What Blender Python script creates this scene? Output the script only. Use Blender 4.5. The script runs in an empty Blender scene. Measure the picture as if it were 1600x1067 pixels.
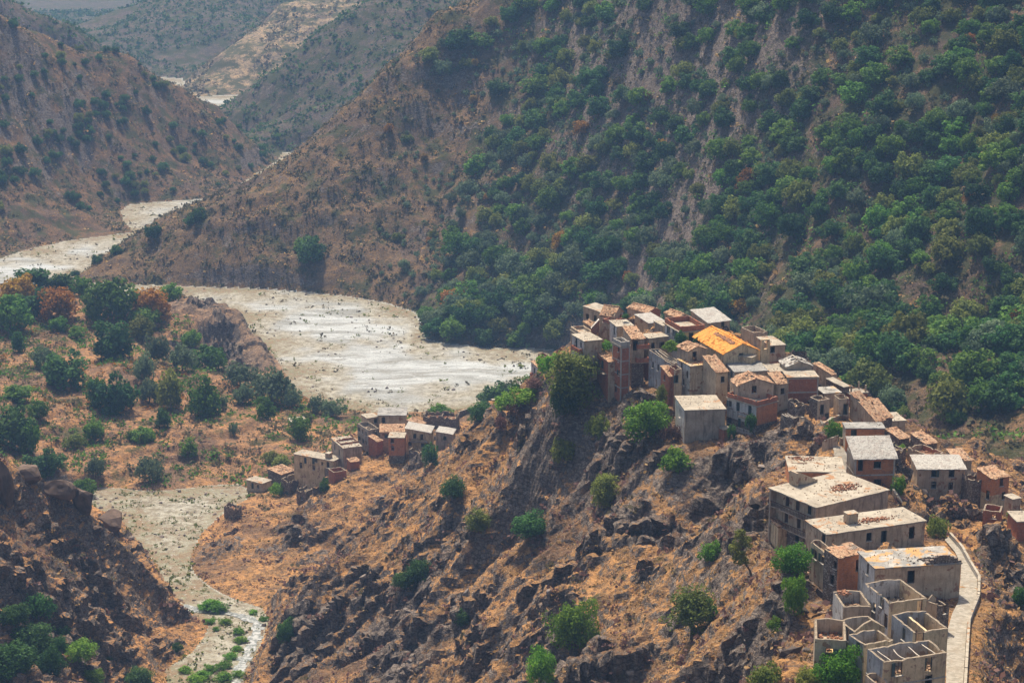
import bpy, math, random
import numpy as np
from mathutils import Vector

R = math.radians
SC = bpy.context.scene
COL = SC.collection
rng = random.Random(7)
nr = np.random.default_rng(11)

# ------------------------------------------------------------------ camera, sky, sun, exposure
F, PITCH, CAMZ = 2986.0, R(14.6), 190.0
cam_d = bpy.data.cameras.new('camera'); cam = bpy.data.objects.new('camera', cam_d); COL.objects.link(cam)
cam.location = (0, 0, CAMZ); cam.rotation_euler = (R(90) - PITCH, 0, 0)
cam_d.sensor_width = 36; cam_d.lens = 36 * F / 1600; cam_d.clip_start = 1; cam_d.clip_end = 20000
SC.camera = cam
SUN_AZ, SUN_EL = math.atan2(-0.25, 0.96), R(60)          # azimuth measured from +Y towards +X
w = bpy.data.worlds.new('World'); SC.world = w; w.use_nodes = True
nt = w.node_tree; bgn = nt.nodes['Background']
sky = nt.nodes.new('ShaderNodeTexSky'); sky.sky_type = 'NISHITA'; sky.sun_disc = False
sky.sun_elevation = SUN_EL; sky.sun_rotation = SUN_AZ; sky.dust_density = 7.0; sky.ozone_density = 0.5; sky.altitude = 600
nt.links.new(sky.outputs[0], bgn.inputs[0]); bgn.inputs[1].default_value = 0.12
sd = bpy.data.lights.new('sun', 'SUN'); sd.energy = 5.0; sd.angle = R(0.55); sd.color = (1, 0.90, 0.74)
so = bpy.data.objects.new('sun', sd); COL.objects.link(so)
tosun = Vector((math.sin(SUN_AZ) * math.cos(SUN_EL), math.cos(SUN_AZ) * math.cos(SUN_EL), math.sin(SUN_EL)))
so.rotation_euler = tosun.to_track_quat('Z', 'Y').to_euler(); so.location = (0, 300, 400)
vs = SC.view_settings; vs.view_transform = 'Standard'; vs.look = 'None'; vs.exposure = 0.55; vs.gamma = 1
SC.cycles.max_bounces = 4; SC.cycles.diffuse_bounces = 2; SC.cycles.glossy_bounces = 1; SC.cycles.volume_bounces = 1
SC.cycles.transmission_bounces = 2; SC.cycles.use_denoising = True; SC.cycles.use_adaptive_sampling = True
SC.cycles.adaptive_threshold = 0.02; SC.cycles.caustics_reflective = False; SC.cycles.caustics_refractive = False

# ------------------------------------------------------------------ survey: sight lines of the place
CP, SP = math.cos(PITCH), math.sin(PITCH)
def ray(px, py):
    u = (px - 800) / F; v = (533.5 - py) / F
    return np.array([u, CP + v * SP, -SP + v * CP])
def atY(px, py, Y):
    d = ray(px, py); return np.array([0, 0, CAMZ]) + d * (Y / d[1])
def atZ(px, py, z):
    d = ray(px, py); return np.array([0, 0, CAMZ]) + d * ((z - CAMZ) / d[2])
def proj(x, y, z):
    zz = z - CAMZ; dep = y * CP - zz * SP; up = y * SP + zz * CP
    return 800 + F * x / dep, 533.5 - F * up / dep

# ------------------------------------------------------------------ noise
_pr = np.random.default_rng(5); PERM = _pr.permutation(512).astype(np.int32); PERM = np.concatenate([PERM, PERM])
_g = _pr.normal(size=(512, 3)); G3 = (_g / np.linalg.norm(_g, axis=1)[:, None]).astype(np.float32)
_a = _pr.uniform(0, 6.2832, 512); G2 = np.stack([np.cos(_a), np.sin(_a)], -1).astype(np.float32)
def noise3(x, y, z):
    x = np.asarray(x, np.float32); y = np.asarray(y, np.float32); z = np.asarray(z, np.float32) + np.zeros_like(x)
    xi = np.floor(x).astype(np.int32); yi = np.floor(y).astype(np.int32); zi = np.floor(z).astype(np.int32)
    xf = x - xi; yf = y - yi; zf = z - zi
    u = xf * xf * (3 - 2 * xf); v = yf * yf * (3 - 2 * yf); t = zf * zf * (3 - 2 * zf)
    out = 0
    for dx in (0, 1):
        wx = u if dx else 1 - u
        for dy in (0, 1):
            wy = v if dy else 1 - v
            for dz in (0, 1):
                h = PERM[(PERM[(PERM[(xi + dx) & 511] + yi + dy) & 511] + zi + dz) & 511]
                g = G3[h]
                out = out + wx * wy * (t if dz else 1 - t) * (g[..., 0] * (xf - dx) + g[..., 1] * (yf - dy) + g[..., 2] * (zf - dz))
    return out * 1.6
def noise2(x, y, s=0.37):
    k = int(abs(s) * 97) & 255
    x = np.asarray(x, np.float32); y = np.asarray(y, np.float32)
    xi = np.floor(x).astype(np.int32); yi = np.floor(y).astype(np.int32); xf = x - xi; yf = y - yi
    u = xf * xf * (3 - 2 * xf); v = yf * yf * (3 - 2 * yf); out = 0
    for dx in (0, 1):
        wx = u if dx else 1 - u
        for dy in (0, 1):
            h = PERM[(PERM[(xi + dx + k) & 511] + yi + dy) & 511]
            out = out + wx * (v if dy else 1 - v) * (G2[h, 0] * (xf - dx) + G2[h, 1] * (yf - dy))
    return out * 1.4
def sstep(a, b, x):
    t = np.clip((x - a) / (b - a), 0, 1); return t * t * (3 - 2 * t)

# ------------------------------------------------------------------ mesh helpers
MATS = {}
class MB:
    """collects faces; build() links them as ONE mesh object"""
    def __init__(s): s.v = []; s.f = []; s.m = []; s.uv = None
    def quad(s, a, b, c, d, m=0):
        i = len(s.v); s.v += [a, b, c, d]; s.f.append((i, i + 1, i + 2, i + 3)); s.m.append(m)
    def tri(s, a, b, c, m=0):
        i = len(s.v); s.v += [a, b, c]; s.f.append((i, i + 1, i + 2)); s.m.append(m)
    def box(s, x0, x1, y0, y1, z0, z1, m=0, j=0.0):
        i = len(s.v)
        for z in (z0, z1):
            for x, y in ((x0, y0), (x1, y0), (x1, y1), (x0, y1)):
                s.v.append((x + rng.uniform(-j, j), y + rng.uniform(-j, j), z + rng.uniform(-j, j)))
        for f in ((3, 2, 1, 0), (4, 5, 6, 7), (0, 1, 5, 4), (1, 2, 6, 5), (2, 3, 7, 6), (3, 0, 4, 7)):
            s.f.append(tuple(i + k for k in f)); s.m.append(m)
    def bar(s, a, b, w, h=None, m=0):
        a = Vector(a); b = Vector(b); h = h or w; d = (b - a).normalized()
        sx = d.cross(Vector((0, 0, 1)))
        sx = Vector((1, 0, 0)) if sx.length < 1e-4 else sx.normalized()
        sy = sx.cross(d); i = len(s.v)
        for p in (a, b):
            for q, r in ((-1, -1), (1, -1), (1, 1), (-1, 1)):
                s.v.append(tuple(p + sx * (q * w / 2) + sy * (r * h / 2)))
        for f in ((0, 1, 2, 3), (7, 6, 5, 4), (4, 5, 1, 0), (5, 6, 2, 1), (6, 7, 3, 2), (7, 4, 0, 3)):
            s.f.append(tuple(i + k for k in f)); s.m.append(m)
    def build(s, name, mats, parent=None, smooth=False):
        me = bpy.data.meshes.new(name); me.from_pydata([tuple(p) for p in s.v], [], s.f)
        if not isinstance(mats, (list, tuple)): mats = [mats]
        for m in mats: me.materials.append(MATS[m] if isinstance(m, str) else m)
        if len(mats) > 1: me.polygons.foreach_set('material_index', s.m)
        if smooth: me.polygons.foreach_set('use_smooth', [True] * len(s.f))
        return link(name, me, parent)
def link(name, me, parent=None):
    o = bpy.data.objects.new(name, me); COL.objects.link(o)
    if parent is not None: o.parent = parent
    return o
def tag(o, label=None, cat=None, group=None, kind=None):
    if label: o['label'] = label
    if cat: o['category'] = cat
    if group: o['group'] = group
    if kind: o['kind'] = kind
    return o
def np_mesh(name, verts, faces, mat, smooth=False, attrs=None, k=None):
    """fast mesh from numpy arrays; faces (n,k)"""
    me = bpy.data.meshes.new(name); n, k = faces.shape
    me.vertices.add(len(verts)); me.vertices.foreach_set('co', np.ascontiguousarray(verts, np.float32).ravel())
    me.loops.add(n * k); me.loops.foreach_set('vertex_index', np.ascontiguousarray(faces, np.int32).ravel())
    me.polygons.add(n); me.polygons.foreach_set('loop_start', np.arange(0, n * k, k, dtype=np.int32))
    me.update(calc_edges=True)
    me.polygons.foreach_set('use_smooth', np.full(n, smooth))
    me.materials.append(MATS[mat])
    for an, (typ, arr) in (attrs or {}).items():
        a = me.attributes.new(an, typ, 'POINT')
        a.data.foreach_set('color' if typ == 'FLOAT_COLOR' else 'value', np.ascontiguousarray(arr, np.float32).ravel())
    me.validate(); return me

# ------------------------------------------------------------------ materials
class NT:
    def __init__(s, name, rough=0.9, spec=0.15):
        s.m = bpy.data.materials.new(name); s.m.use_nodes = True; s.t = s.m.node_tree
        s.b = s.t.nodes['Principled BSDF']; s.b.inputs['Roughness'].default_value = rough
        s.b.inputs['Specular IOR Level'].default_value = spec; MATS[name] = s.m
    def n(s, typ, **kw):
        nd = s.t.nodes.new(typ)
        for k, v in kw.items(): setattr(nd, k, v)
        return nd
    def set(s, inp, v):
        if hasattr(v, 'is_linked') or isinstance(v, bpy.types.NodeSocket): s.t.links.new(v, inp)
        else:
            if isinstance(v, (tuple, list)) and len(v) == 3 and inp.type == 'RGBA': v = (*v, 1)
            inp.default_value = v
    def coord(s, kind='Object'): return s.n('ShaderNodeTexCoord').outputs[kind]
    def geo(s, k): return s.n('ShaderNodeNewGeometry').outputs[k]
    def attr(s, name, out='Color'):
        a = s.n('ShaderNodeAttribute'); a.attribute_name = name; return a.outputs[out]
    def noise(s, scale, detail=4, rough=0.6, vec=None, dist=0.0):
        nd = s.n('ShaderNodeTexNoise'); s.set(nd.inputs['Scale'], scale); s.set(nd.inputs['Detail'], detail)
        s.set(nd.inputs['Roughness'], rough); s.set(nd.inputs['Distortion'], dist)
        s.set(nd.inputs['Vector'], vec if vec is not None else s.coord()); return nd.outputs['Fac']
    def voro(s, scale, vec=None, out='Color', feature='F1', rand=1.0):
        nd = s.n('ShaderNodeTexVoronoi'); nd.feature = feature; s.set(nd.inputs['Scale'], scale); s.set(nd.inputs['Randomness'], rand)
        s.set(nd.inputs['Vector'], vec if vec is not None else s.coord()); return nd.outputs[out]
    def scalev(s, v, sc):
        nd = s.n('ShaderNodeVectorMath', operation='MULTIPLY'); s.set(nd.inputs[0], v); nd.inputs[1].default_value = sc; return nd.outputs[0]
    def math(s, op, a, b=0.0, clamp=False):
        nd = s.n('ShaderNodeMath', operation=op); nd.use_clamp = clamp; s.set(nd.inputs[0], a); s.set(nd.inputs[1], b); return nd.outputs[0]
    def ramp(s, f, a, b):
        nd = s.n('ShaderNodeMapRange'); nd.interpolation_type = 'SMOOTHSTEP'; s.set(nd.inputs['Value'], f)
        nd.inputs['From Min'].default_value = a; nd.inputs['From Max'].default_value = b; return nd.outputs['Result']
    def mix(s, f, a, b, mode='MIX'):
        nd = s.n('ShaderNodeMix'); nd.data_type = 'RGBA'; nd.blend_type = mode
        s.set(nd.inputs[0], f); s.set(nd.inputs[6], a); s.set(nd.inputs[7], b); return nd.outputs[2]
    def sepz(s, v, i=2):
        nd = s.n('ShaderNodeSeparateXYZ'); s.set(nd.inputs[0], v); return nd.outputs[i]
    def comb(s, x, y, z):
        nd = s.n('ShaderNodeCombineXYZ'); s.set(nd.inputs[0], x); s.set(nd.inputs[1], y); s.set(nd.inputs[2], z); return nd.outputs[0]
    def bump(s, h, strength=0.5, dist=0.2):
        nd = s.n('ShaderNodeBump'); nd.inputs['Strength'].default_value = strength; nd.inputs['Distance'].default_value = dist
        s.set(nd.inputs['Height'], h); s.t.links.new(nd.outputs[0], s.b.inputs['Normal'])
    def out(s, col): s.set(s.b.inputs['Base Color'], col)

def terrain_mat():
    m = NT('hill_ground', 0.95, 0.05); p = m.coord()
    soil = m.attr('soil'); rock = m.attr('rock', 'Fac')
    big = m.noise(0.035, 5, 0.6, p); mid = m.noise(0.22, 6, 0.65, p); fine = m.noise(1.1, 5, 0.7, p); fine2 = m.noise(3.2, 3, 0.7, p)
    straw = m.mix(1.0, soil, (1.7, 1.55, 1.3), 'MULTIPLY')
    dark = m.mix(0.78, soil, (0.085, 0.058, 0.050))
    c = m.mix(m.ramp(mid, 0.42, 0.62), soil, straw)
    c = m.mix(m.math('MULTIPLY', m.ramp(big, 0.52, 0.64), 0.8), c, dark)
    c = m.mix(m.ramp(m.noise(0.5, 6, 0.75, p), 0.50, 0.61), c, dark)
    c = m.mix(m.math('MULTIPLY', m.ramp(fine, 0.50, 0.62), 0.8), c, m.mix(0.85, soil, (0.055, 0.042, 0.036)))
    c = m.mix(m.math('MULTIPLY', m.ramp(fine2, 0.55, 0.7), 0.6), c, (0.46, 0.38, 0.27))
    vg = m.attr('veg', 'Fac'); vn = m.math('ADD', m.noise(0.09, 5, 0.7, p), m.math('MULTIPLY', vg, 0.35))
    c = m.mix(m.math('MULTIPLY', m.ramp(vn, 0.62, 0.74), 0.85), c, m.mix(fine, (0.022, 0.034, 0.014), (0.085, 0.085, 0.034)))
    # bare rock
    rv = m.noise(0.6, 7, 0.75, m.scalev(p, (1.0, 1.0, 2.2)), 1.2)
    rc = m.mix(m.ramp(rv, 0.36, 0.68), (0.078, 0.060, 0.051), (0.31, 0.25, 0.20))
    rc = m.mix(m.ramp(m.noise(0.3, 4, 0.6, p), 0.55, 0.7), rc, (0.20, 0.12, 0.075))
    rc = m.mix(m.math('MULTIPLY', m.ramp(m.voro(0.9, p, 'Distance', 'DISTANCE_TO_EDGE'), 0.10, 0.0), 0.6), rc, (0.035, 0.028, 0.026))
    nz = m.sepz(m.geo('Normal'))
    f = m.math('ADD', m.math('ADD', m.math('MULTIPLY', rock, 0.34), m.math('MULTIPLY', m.ramp(nz, 0.86, 0.45), 0.62)), m.math('MULTIPLY', m.math('SUBTRACT', mid, 0.5), 1.2))
    f = m.math('ADD', f, m.math('MULTIPLY', m.math('SUBTRACT', fine, 0.5), 0.8))
    c = m.mix(m.ramp(f, 0.34, 0.52), c, rc)
    m.out(c)
    m.bump(m.math('ADD', m.math('MULTIPLY', rv, 0.8), m.math('ADD', fine, m.math('MULTIPLY', fine2, 0.4))), 0.9, 0.9)
def river_mat():
    m = NT('river_gravel', 0.9, 0.1); p = m.coord()
    wob = m.n('ShaderNodeVectorMath', operation='ADD'); nn = m.n('ShaderNodeTexNoise'); nn.inputs['Scale'].default_value = 0.012; m.set(nn.inputs['Vector'], p)
    m.set(wob.inputs[0], p); m.set(wob.inputs[1], m.scalev(nn.outputs['Color'], (0, 38, 0))); q = wob.outputs[0]
    bars = m.noise(0.03, 6, 0.65, m.scalev(q, (0.35, 1.8, 1)), 0.6); thread = m.noise(0.10, 8, 0.75, m.scalev(q, (0.4, 2.0, 1)), 1.6)
    c = m.mix(m.ramp(bars, 0.38, 0.60), (0.205, 0.205, 0.185), (0.39, 0.405, 0.40))
    c = m.mix(m.math('MULTIPLY', m.ramp(thread, 0.50, 0.60), 0.7), c, (0.185, 0.175, 0.145))
    c = m.mix(m.math('MULTIPLY', m.ramp(m.noise(0.16, 8, 0.75, m.scalev(q, (0.4, 1.9, 1)), 1.8), 0.55, 0.62), 0.7), c, (0.52, 0.53, 0.52))
    edge = m.attr('rock', 'Fac'); stony = m.noise(0.35, 6, 0.75, p)
    c = m.mix(m.ramp(edge, 0.12, 0.6), c, m.mix(m.ramp(stony, 0.4, 0.6), (0.17, 0.145, 0.10), (0.34, 0.315, 0.25)))
    c = m.mix(m.math('MULTIPLY', m.ramp(edge, 0.55, 0.95), 0.75), c, m.mix(m.ramp(stony, 0.44, 0.56), (0.21, 0.135, 0.075), (0.13, 0.12, 0.055)))
    c = m.mix(m.math('MULTIPLY', m.ramp(m.noise(0.9, 5, 0.75, p), 0.54, 0.64), 0.6), c, (0.125, 0.115, 0.095))
    c = m.mix(m.math('MULTIPLY', m.ramp(m.noise(1.1, 4, 0.8, p), 0.58, 0.66), 0.6), c, (0.48, 0.475, 0.455))
    m.out(c); m.bump(m.math('ADD', m.noise(0.8, 5, 0.75, p), m.noise(0.25, 5, 0.75, m.scalev(q, (0.7, 1.2, 1)))), 0.8, 0.6)
terrain_mat(); river_mat()

def wall_mat(name, a, b, stain, str_amt=0.6, patch=None):
    m = NT(name, 0.93, 0.1); p = m.coord('Object')
    oi = m.n('ShaderNodeObjectInfo').outputs['Location']
    q = m.n('ShaderNodeVectorMath', operation='ADD'); m.set(q.inputs[0], p); m.set(q.inputs[1], oi); q = q.outputs[0]
    c = m.mix(m.ramp(m.noise(0.5, 5, 0.65, q), 0.38, 0.62), a, b)
    streak = m.noise(1.3, 5, 0.7, m.scalev(q, (1.6, 1.6, 0.22)))
    c = m.mix(m.math('MULTIPLY', m.ramp(streak, 0.48, 0.66), str_amt), c, stain)
    c = m.mix(m.math('MULTIPLY', m.ramp(m.noise(3.5, 4, 0.7, q), 0.5, 0.7), 0.35), c, stain)
    if patch: c = m.mix(m.ramp(m.noise(0.8, 3, 0.5, q), 0.60, 0.64), c, patch)
    m.out(c); m.bump(m.noise(4, 4, 0.7, q), 0.35, 0.08)
wall_mat('plaster', (0.51, 0.395, 0.27), (0.39, 0.30, 0.205), (0.16, 0.12, 0.09), 0.6, (0.27, 0.155, 0.10))
wall_mat('cream_plaster', (0.66, 0.50, 0.30), (0.50, 0.375, 0.22), (0.20, 0.14, 0.09), 0.65, (0.33, 0.22, 0.15))
wall_mat('grey_render', (0.41, 0.335, 0.25), (0.30, 0.24, 0.18), (0.12, 0.098, 0.08), 0.65)
wall_mat('whitewash', (0.58, 0.55, 0.50), (0.44, 0.42, 0.38), (0.17, 0.15, 0.135), 0.65, (0.24, 0.2, 0.17))
wall_mat('blue_grey_wall', (0.38, 0.38, 0.37), (0.27, 0.262, 0.25), (0.14, 0.125, 0.115), 0.6, (0.22, 0.17, 0.14))  # cooler grey tone, given to some left-hand walls
wall_mat('yellow_plaster', (0.62, 0.50, 0.26), (0.52, 0.42, 0.22), (0.28, 0.2, 0.12), 0.35)
wall_mat('concrete', (0.44, 0.40, 0.34), (0.33, 0.30, 0.255), (0.16, 0.14, 0.12), 0.45)
wall_mat('timber', (0.10, 0.07, 0.05), (0.15, 0.11, 0.08), (0.05, 0.04, 0.03), 0.5)
wall_mat('pale_timber', (0.50, 0.44, 0.36), (0.38, 0.33, 0.27), (0.2, 0.16, 0.13), 0.5)
wall_mat('green_paint', (0.06, 0.09, 0.085), (0.09, 0.11, 0.10), (0.05, 0.05, 0.045), 0.5)
def brick_mat(name, a, b, mortar):
    m = NT(name, 0.93, 0.1); p = m.coord('Object')
    uv = m.comb(m.math('ADD', m.sepz(p, 0), m.sepz(p, 1)), m.sepz(p, 2), 0.0)
    bt = m.n('ShaderNodeTexBrick'); m.set(bt.inputs['Vector'], uv); bt.inputs['Scale'].default_value = 1.0
    bt.inputs['Brick Width'].default_value = 0.32; bt.inputs['Row Height'].default_value = 0.16; bt.inputs['Mortar Size'].default_value = 0.02
    m.set(bt.inputs['Color1'], a); m.set(bt.inputs['Color2'], b); m.set(bt.inputs['Mortar'], mortar)
    c = m.mix(m.math('MULTIPLY', m.ramp(m.noise(0.9, 5, 0.7, p), 0.45, 0.68), 0.55), bt.outputs['Color'], (0.13, 0.085, 0.065))
    c = m.mix(m.math('MULTIPLY', m.ramp(m.noise(2.2, 4, 0.7, p), 0.52, 0.68), 0.5), c, (0.40, 0.30, 0.24))
    m.out(c); m.bump(m.math('SUBTRACT', 1.0, bt.outputs['Fac']), 0.5, 0.03)
brick_mat('brick', (0.47, 0.14, 0.055), (0.35, 0.095, 0.04), (0.25, 0.18, 0.14))
brick_mat('orange_brick', (0.60, 0.20, 0.06), (0.48, 0.15, 0.05), (0.32, 0.23, 0.16))
def stone_mat():
    m = NT('stone_masonry', 0.95, 0.08); p = m.coord('Object'); q = m.scalev(p, (1, 1, 1.5))
    c = m.mix(m.sepz(m.voro(2.6, q), 0), (0.13, 0.098, 0.08), (0.33, 0.27, 0.215))
    c = m.mix(m.ramp(m.voro(2.6, q, 'Distance', 'DISTANCE_TO_EDGE'), 0.10, 0.02), c, (0.06, 0.048, 0.042))
    c = m.mix(m.math('MULTIPLY', m.ramp(m.noise(0.8, 4, 0.7, p), 0.5, 0.65), 0.5), c, (0.16, 0.105, 0.075))
    m.out(c); m.bump(m.voro(2.6, q, 'Distance', 'DISTANCE_TO_EDGE'), 0.7, 0.15)
stone_mat()
def roof_mat(name, a, b, stain, patch, pamt=0.62):
    m = NT(name, 0.93, 0.08); p = m.coord('Object')
    oi = m.n('ShaderNodeObjectInfo').outputs['Location']
    q = m.n('ShaderNodeVectorMath', operation='ADD'); m.set(q.inputs[0], p); m.set(q.inputs[1], oi); q = q.outputs[0]
    c = m.mix(m.ramp(m.noise(0.35, 5, 0.6, q), 0.38, 0.62), a, b)
    c = m.mix(m.math('MULTIPLY', m.ramp(m.noise(0.9, 6, 0.75, q), 0.50, 0.66), 0.7), c, stain)
    c = m.mix(m.ramp(m.noise(0.28, 5, 0.7, q, 0.6), pamt, pamt + 0.05), c, patch)
    c = m.mix(m.math('MULTIPLY', m.ramp(m.noise(5, 4, 0.8, q), 0.55, 0.7), 0.5), c, stain)
    m.out(c); m.bump(m.noise(3, 5, 0.8, q), 0.5, 0.1)
roof_mat('roof_concrete', (0.37, 0.325, 0.255), (0.29, 0.25, 0.195), (0.16, 0.132, 0.10), (0.30, 0.17, 0.09), 0.57)
roof_mat('roof_dark', (0.30, 0.285, 0.26), (0.22, 0.21, 0.19), (0.09, 0.085, 0.08), (0.36, 0.33, 0.28), 0.6)
roof_mat('roof_mottled', (0.38, 0.355, 0.31), (0.22, 0.21, 0.19), (0.13, 0.12, 0.11), (0.42, 0.25, 0.11), 0.52)
roof_mat('rubble_floor', (0.42, 0.33, 0.23), (0.30, 0.22, 0.15), (0.14, 0.10, 0.08), (0.50, 0.34, 0.15), 0.5)
def tile_mat(name, a, b, c3, dark):
    m = NT(name, 0.9, 0.1); u = m.attr('UVMap', 'Vector'); p = m.coord('Object')
    cell = m.n('ShaderNodeTexWhiteNoise'); cell.noise_dimensions = '2D'
    fl = m.n('ShaderNodeVectorMath', operation='FLOOR'); m.set(fl.inputs[0], m.scalev(u, (3.6, 2.2, 1))); m.set(cell.inputs['Vector'], fl.outputs[0])
    c = m.mix(cell.outputs['Value'], a, b)
    c = m.mix(m.ramp(m.noise(0.7, 5, 0.7, p), 0.48, 0.62), c, c3)
    c = m.mix(m.math('MULTIPLY', m.ramp(m.noise(2.6, 4, 0.75, p), 0.50, 0.60), 0.85), c, dark)
    wv = m.math('SINE', m.math('MULTIPLY', m.sepz(u, 0), 3.6 * 6.283)); m.out(c); m.bump(wv, 0.55, 0.08)
tile_mat('old_tile', (0.50, 0.34, 0.21), (0.34, 0.20, 0.12), (0.42, 0.23, 0.13), (0.11, 0.072, 0.05))
tile_mat('orange_tile', (0.62, 0.27, 0.055), (0.70, 0.34, 0.085), (0.58, 0.22, 0.045), (0.42, 0.15, 0.04))
tile_mat('grey_sheet', (0.38, 0.36, 0.32), (0.46, 0.43, 0.38), (0.34, 0.30, 0.26), (0.22, 0.20, 0.175))
def plain(name, col, var=0.35, scale=1.5):
    m = NT(name, 0.92, 0.08); p = m.coord('Object'); d = tuple(x * (1 - var) for x in col)
    m.out(m.mix(m.ramp(m.noise(scale, 4, 0.7, p), 0.35, 0.65), col, d)); m.bump(m.noise(3, 4, 0.7, p), 0.4, 0.1)
plain('brick_rubble', (0.40, 0.20, 0.12), 0.6, 4); plain('boulder_rock', (0.17, 0.118, 0.088), 0.6, 0.6); plain('bark', (0.13, 0.095, 0.07))
plain('old_debris', (0.36, 0.24, 0.16), 0.5, 3); plain('loose_rock', (0.24, 0.195, 0.165), 0.65, 0.4); plain('dark_rock', (0.10, 0.078, 0.068), 0.5, 0.4); plain('rusty_metal', (0.12, 0.06, 0.04))
def road_mat():
    m = NT('road_setts', 0.9, 0.1); p = m.coord()
    c = m.mix(m.sepz(m.voro(2.2, p), 0), (0.22, 0.195, 0.155), (0.34, 0.305, 0.25))
    c = m.mix(m.math('MULTIPLY', m.ramp(m.noise(0.5, 5, 0.7, p), 0.48, 0.64), 0.7), c, (0.24, 0.20, 0.15)); m.out(c); m.bump(m.noise(3, 4, 0.8, p), 0.5, 0.1)
road_mat()
plain('wall_top', (0.30, 0.24, 0.175), 0.45, 2)
def water_mat():
    m = NT('stream_water', 0.25, 0.5); p = m.coord()
    m.out(m.mix(m.ramp(m.noise(0.8, 5, 0.7, p), 0.42, 0.6), (0.13, 0.135, 0.11), (0.36, 0.355, 0.32))); m.bump(m.noise(1.5, 4, 0.7, p), 0.4, 0.15)
water_mat()
def leaf_mat(name, a, b, hue=0.035, val=0.6, tr=0.4):
    m = NT(name, 0.75, 0.15); r = m.n('ShaderNodeObjectInfo').outputs['Random']
    c = m.mix(m.attr('leaf', 'Fac'), a, b)
    hs = m.n('ShaderNodeHueSaturation'); m.set(hs.inputs['Color'], c)
    m.set(hs.inputs['Hue'], m.math('ADD', 0.5 - hue / 2, m.math('MULTIPLY', r, hue)))
    fr = m.math('FRACT', m.math('MULTIPLY', r, 7.31)); m.set(hs.inputs['Value'], m.math('ADD', 1 - val / 2, m.math('MULTIPLY', fr, val)))
    m.out(hs.outputs[0])
    tb = m.n('ShaderNodeBsdfTranslucent'); m.set(tb.inputs[0], hs.outputs[0]); mx = m.n('ShaderNodeMixShader'); mx.inputs[0].default_value = tr
    m.t.links.new(m.b.outputs[0], mx.inputs[1]); m.t.links.new(tb.outputs[0], mx.inputs[2])
    m.t.links.new(mx.outputs[0], m.t.nodes['Material Output'].inputs[0])
leaf_mat('leaf_oak', (0.024, 0.07, 0.022), (0.08, 0.165, 0.036))
leaf_mat('leaf_olive', (0.07, 0.11, 0.058), (0.15, 0.20, 0.10))
leaf_mat('leaf_bright', (0.065, 0.165, 0.018), (0.19, 0.33, 0.035))
leaf_mat('leaf_green', (0.05, 0.125, 0.02), (0.15, 0.255, 0.035))
leaf_mat('leaf_yellowish', (0.10, 0.13, 0.022), (0.21, 0.23, 0.05))
leaf_mat('leaf_autumn', (0.22, 0.10, 0.015), (0.38, 0.21, 0.03), 0.05)
leaf_mat('leaf_purple', (0.11, 0.055, 0.05), (0.20, 0.11, 0.095), 0.02)
leaf_mat('leaf_straw', (0.34, 0.20, 0.075), (0.52, 0.36, 0.16), 0.02, 0.3)
leaf_mat('leaf_scrub', (0.075, 0.07, 0.035), (0.15, 0.12, 0.06), 0.03)
# ------------------------------------------------------------------ survey of the houses
# near, left and right eave corners seen along sight lines at a measured distance D; h = wall height in metres
HOUSES = []
def HS(name, label, N, L, Rr, D, h, roof='flat', A='plaster', B=None, opA=(), opB=(), **kw):
    n = atY(*N, D); r = atZ(*Rr, n[2]) - n; l = atZ(*L, n[2]) - n
    wr, wl = math.hypot(r[0], r[1]), math.hypot(l[0], l[1])
    a1 = math.atan2(r[1], r[0]); a2 = math.atan2(l[1], l[0]) - math.pi / 2
    d = (a2 - a1 + math.pi) % (2 * math.pi) - math.pi
    th = a1 + d * wl * wl / (wl * wl + wr * wr)
    W = max(1.6, r[0] * math.cos(th) + r[1] * math.sin(th)); Dp = max(1.6, -l[0] * math.sin(th) + l[1] * math.cos(th))
    W = min(W, kw.get('maxW', 30)); Dp = min(Dp, kw.get('maxD', 16))
    HOUSES.append(dict(name=name, label=label, n=n, th=th, W=W, D=Dp, h=h, roof=roof, A=A, B=B or A, opA=opA, opB=opB, kw=kw, skew=math.degrees(d)))
# --- the crown of the village
HS('house', 'grey upright house with shallow roof at the far left top of the village', (937,488), (911,483), (956,483), 414, 7.5, 'mono', 'plaster', opA='1x1', opB='2x1', pitch=0.12, rm='roof_concrete')
HS('house', 'tall plain rendered block with brick terrace parapet below the highest tiled roof', (957,501), (937,499.5), (986,494), 404, 8.5, 'flat', 'plaster', parapet=(0.8,'brick'), opA='1x1', maxD=10)
HS('house', 'highest house of the village with a steep battered pale tiled roof', (960,494), (937,492), (975,487), 407, 3.0, 'gable', 'plaster', ridge='L', pitch=0.62, on=1, holes=0.05, maxD=9)
HS('house', 'house with clean pale flat roof just right of the rendered terrace block', (964.2,511.3), (954.2,502.1), (989.3,509.1), 398, 6, 'flat', 'plaster', 'whitewash', opB=[(959.8,516.3,.9,2)], maxD=9)
HS('house', 'flat roofed house with two left windows above the big olive green tree', (913.1,534.4), (895.1,523.4), (939.9,531), 392, 7, 'flat', 'plaster', 'whitewash', opB=[(900.5,534.5,.9,2.1),(907.6,538.8,.8,1.2)], balB=1)
HS('ruined_house', 'small roof terrace with pale parapet stepping down at the village left edge', (907,520), (898,509.6), (923,515.5), 400, 6, 'flat', 'plaster', parapet=(0.7,'plaster'))
HS('outbuilding', 'little lean-to with red tiles under the leftmost grey house', (924,511), (912,508.5), (934,507), 408, 5, 'mono', 'plaster', pitch=0.35)
HS('tower_house', 'slender four storey red brick tower house with concrete bands on the rock edge', (970.7,534.7), (958.7,528), (983,532.6), 386, 11.6, 'flat', 'brick', parapet=(0.9,'concrete'), bands=2.9, opB=[(966.6,544.5,.7,1.1),(967,561.5,.7,1.1),(967.9,583,.7,1.1),(962,606,.9,2)])
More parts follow.
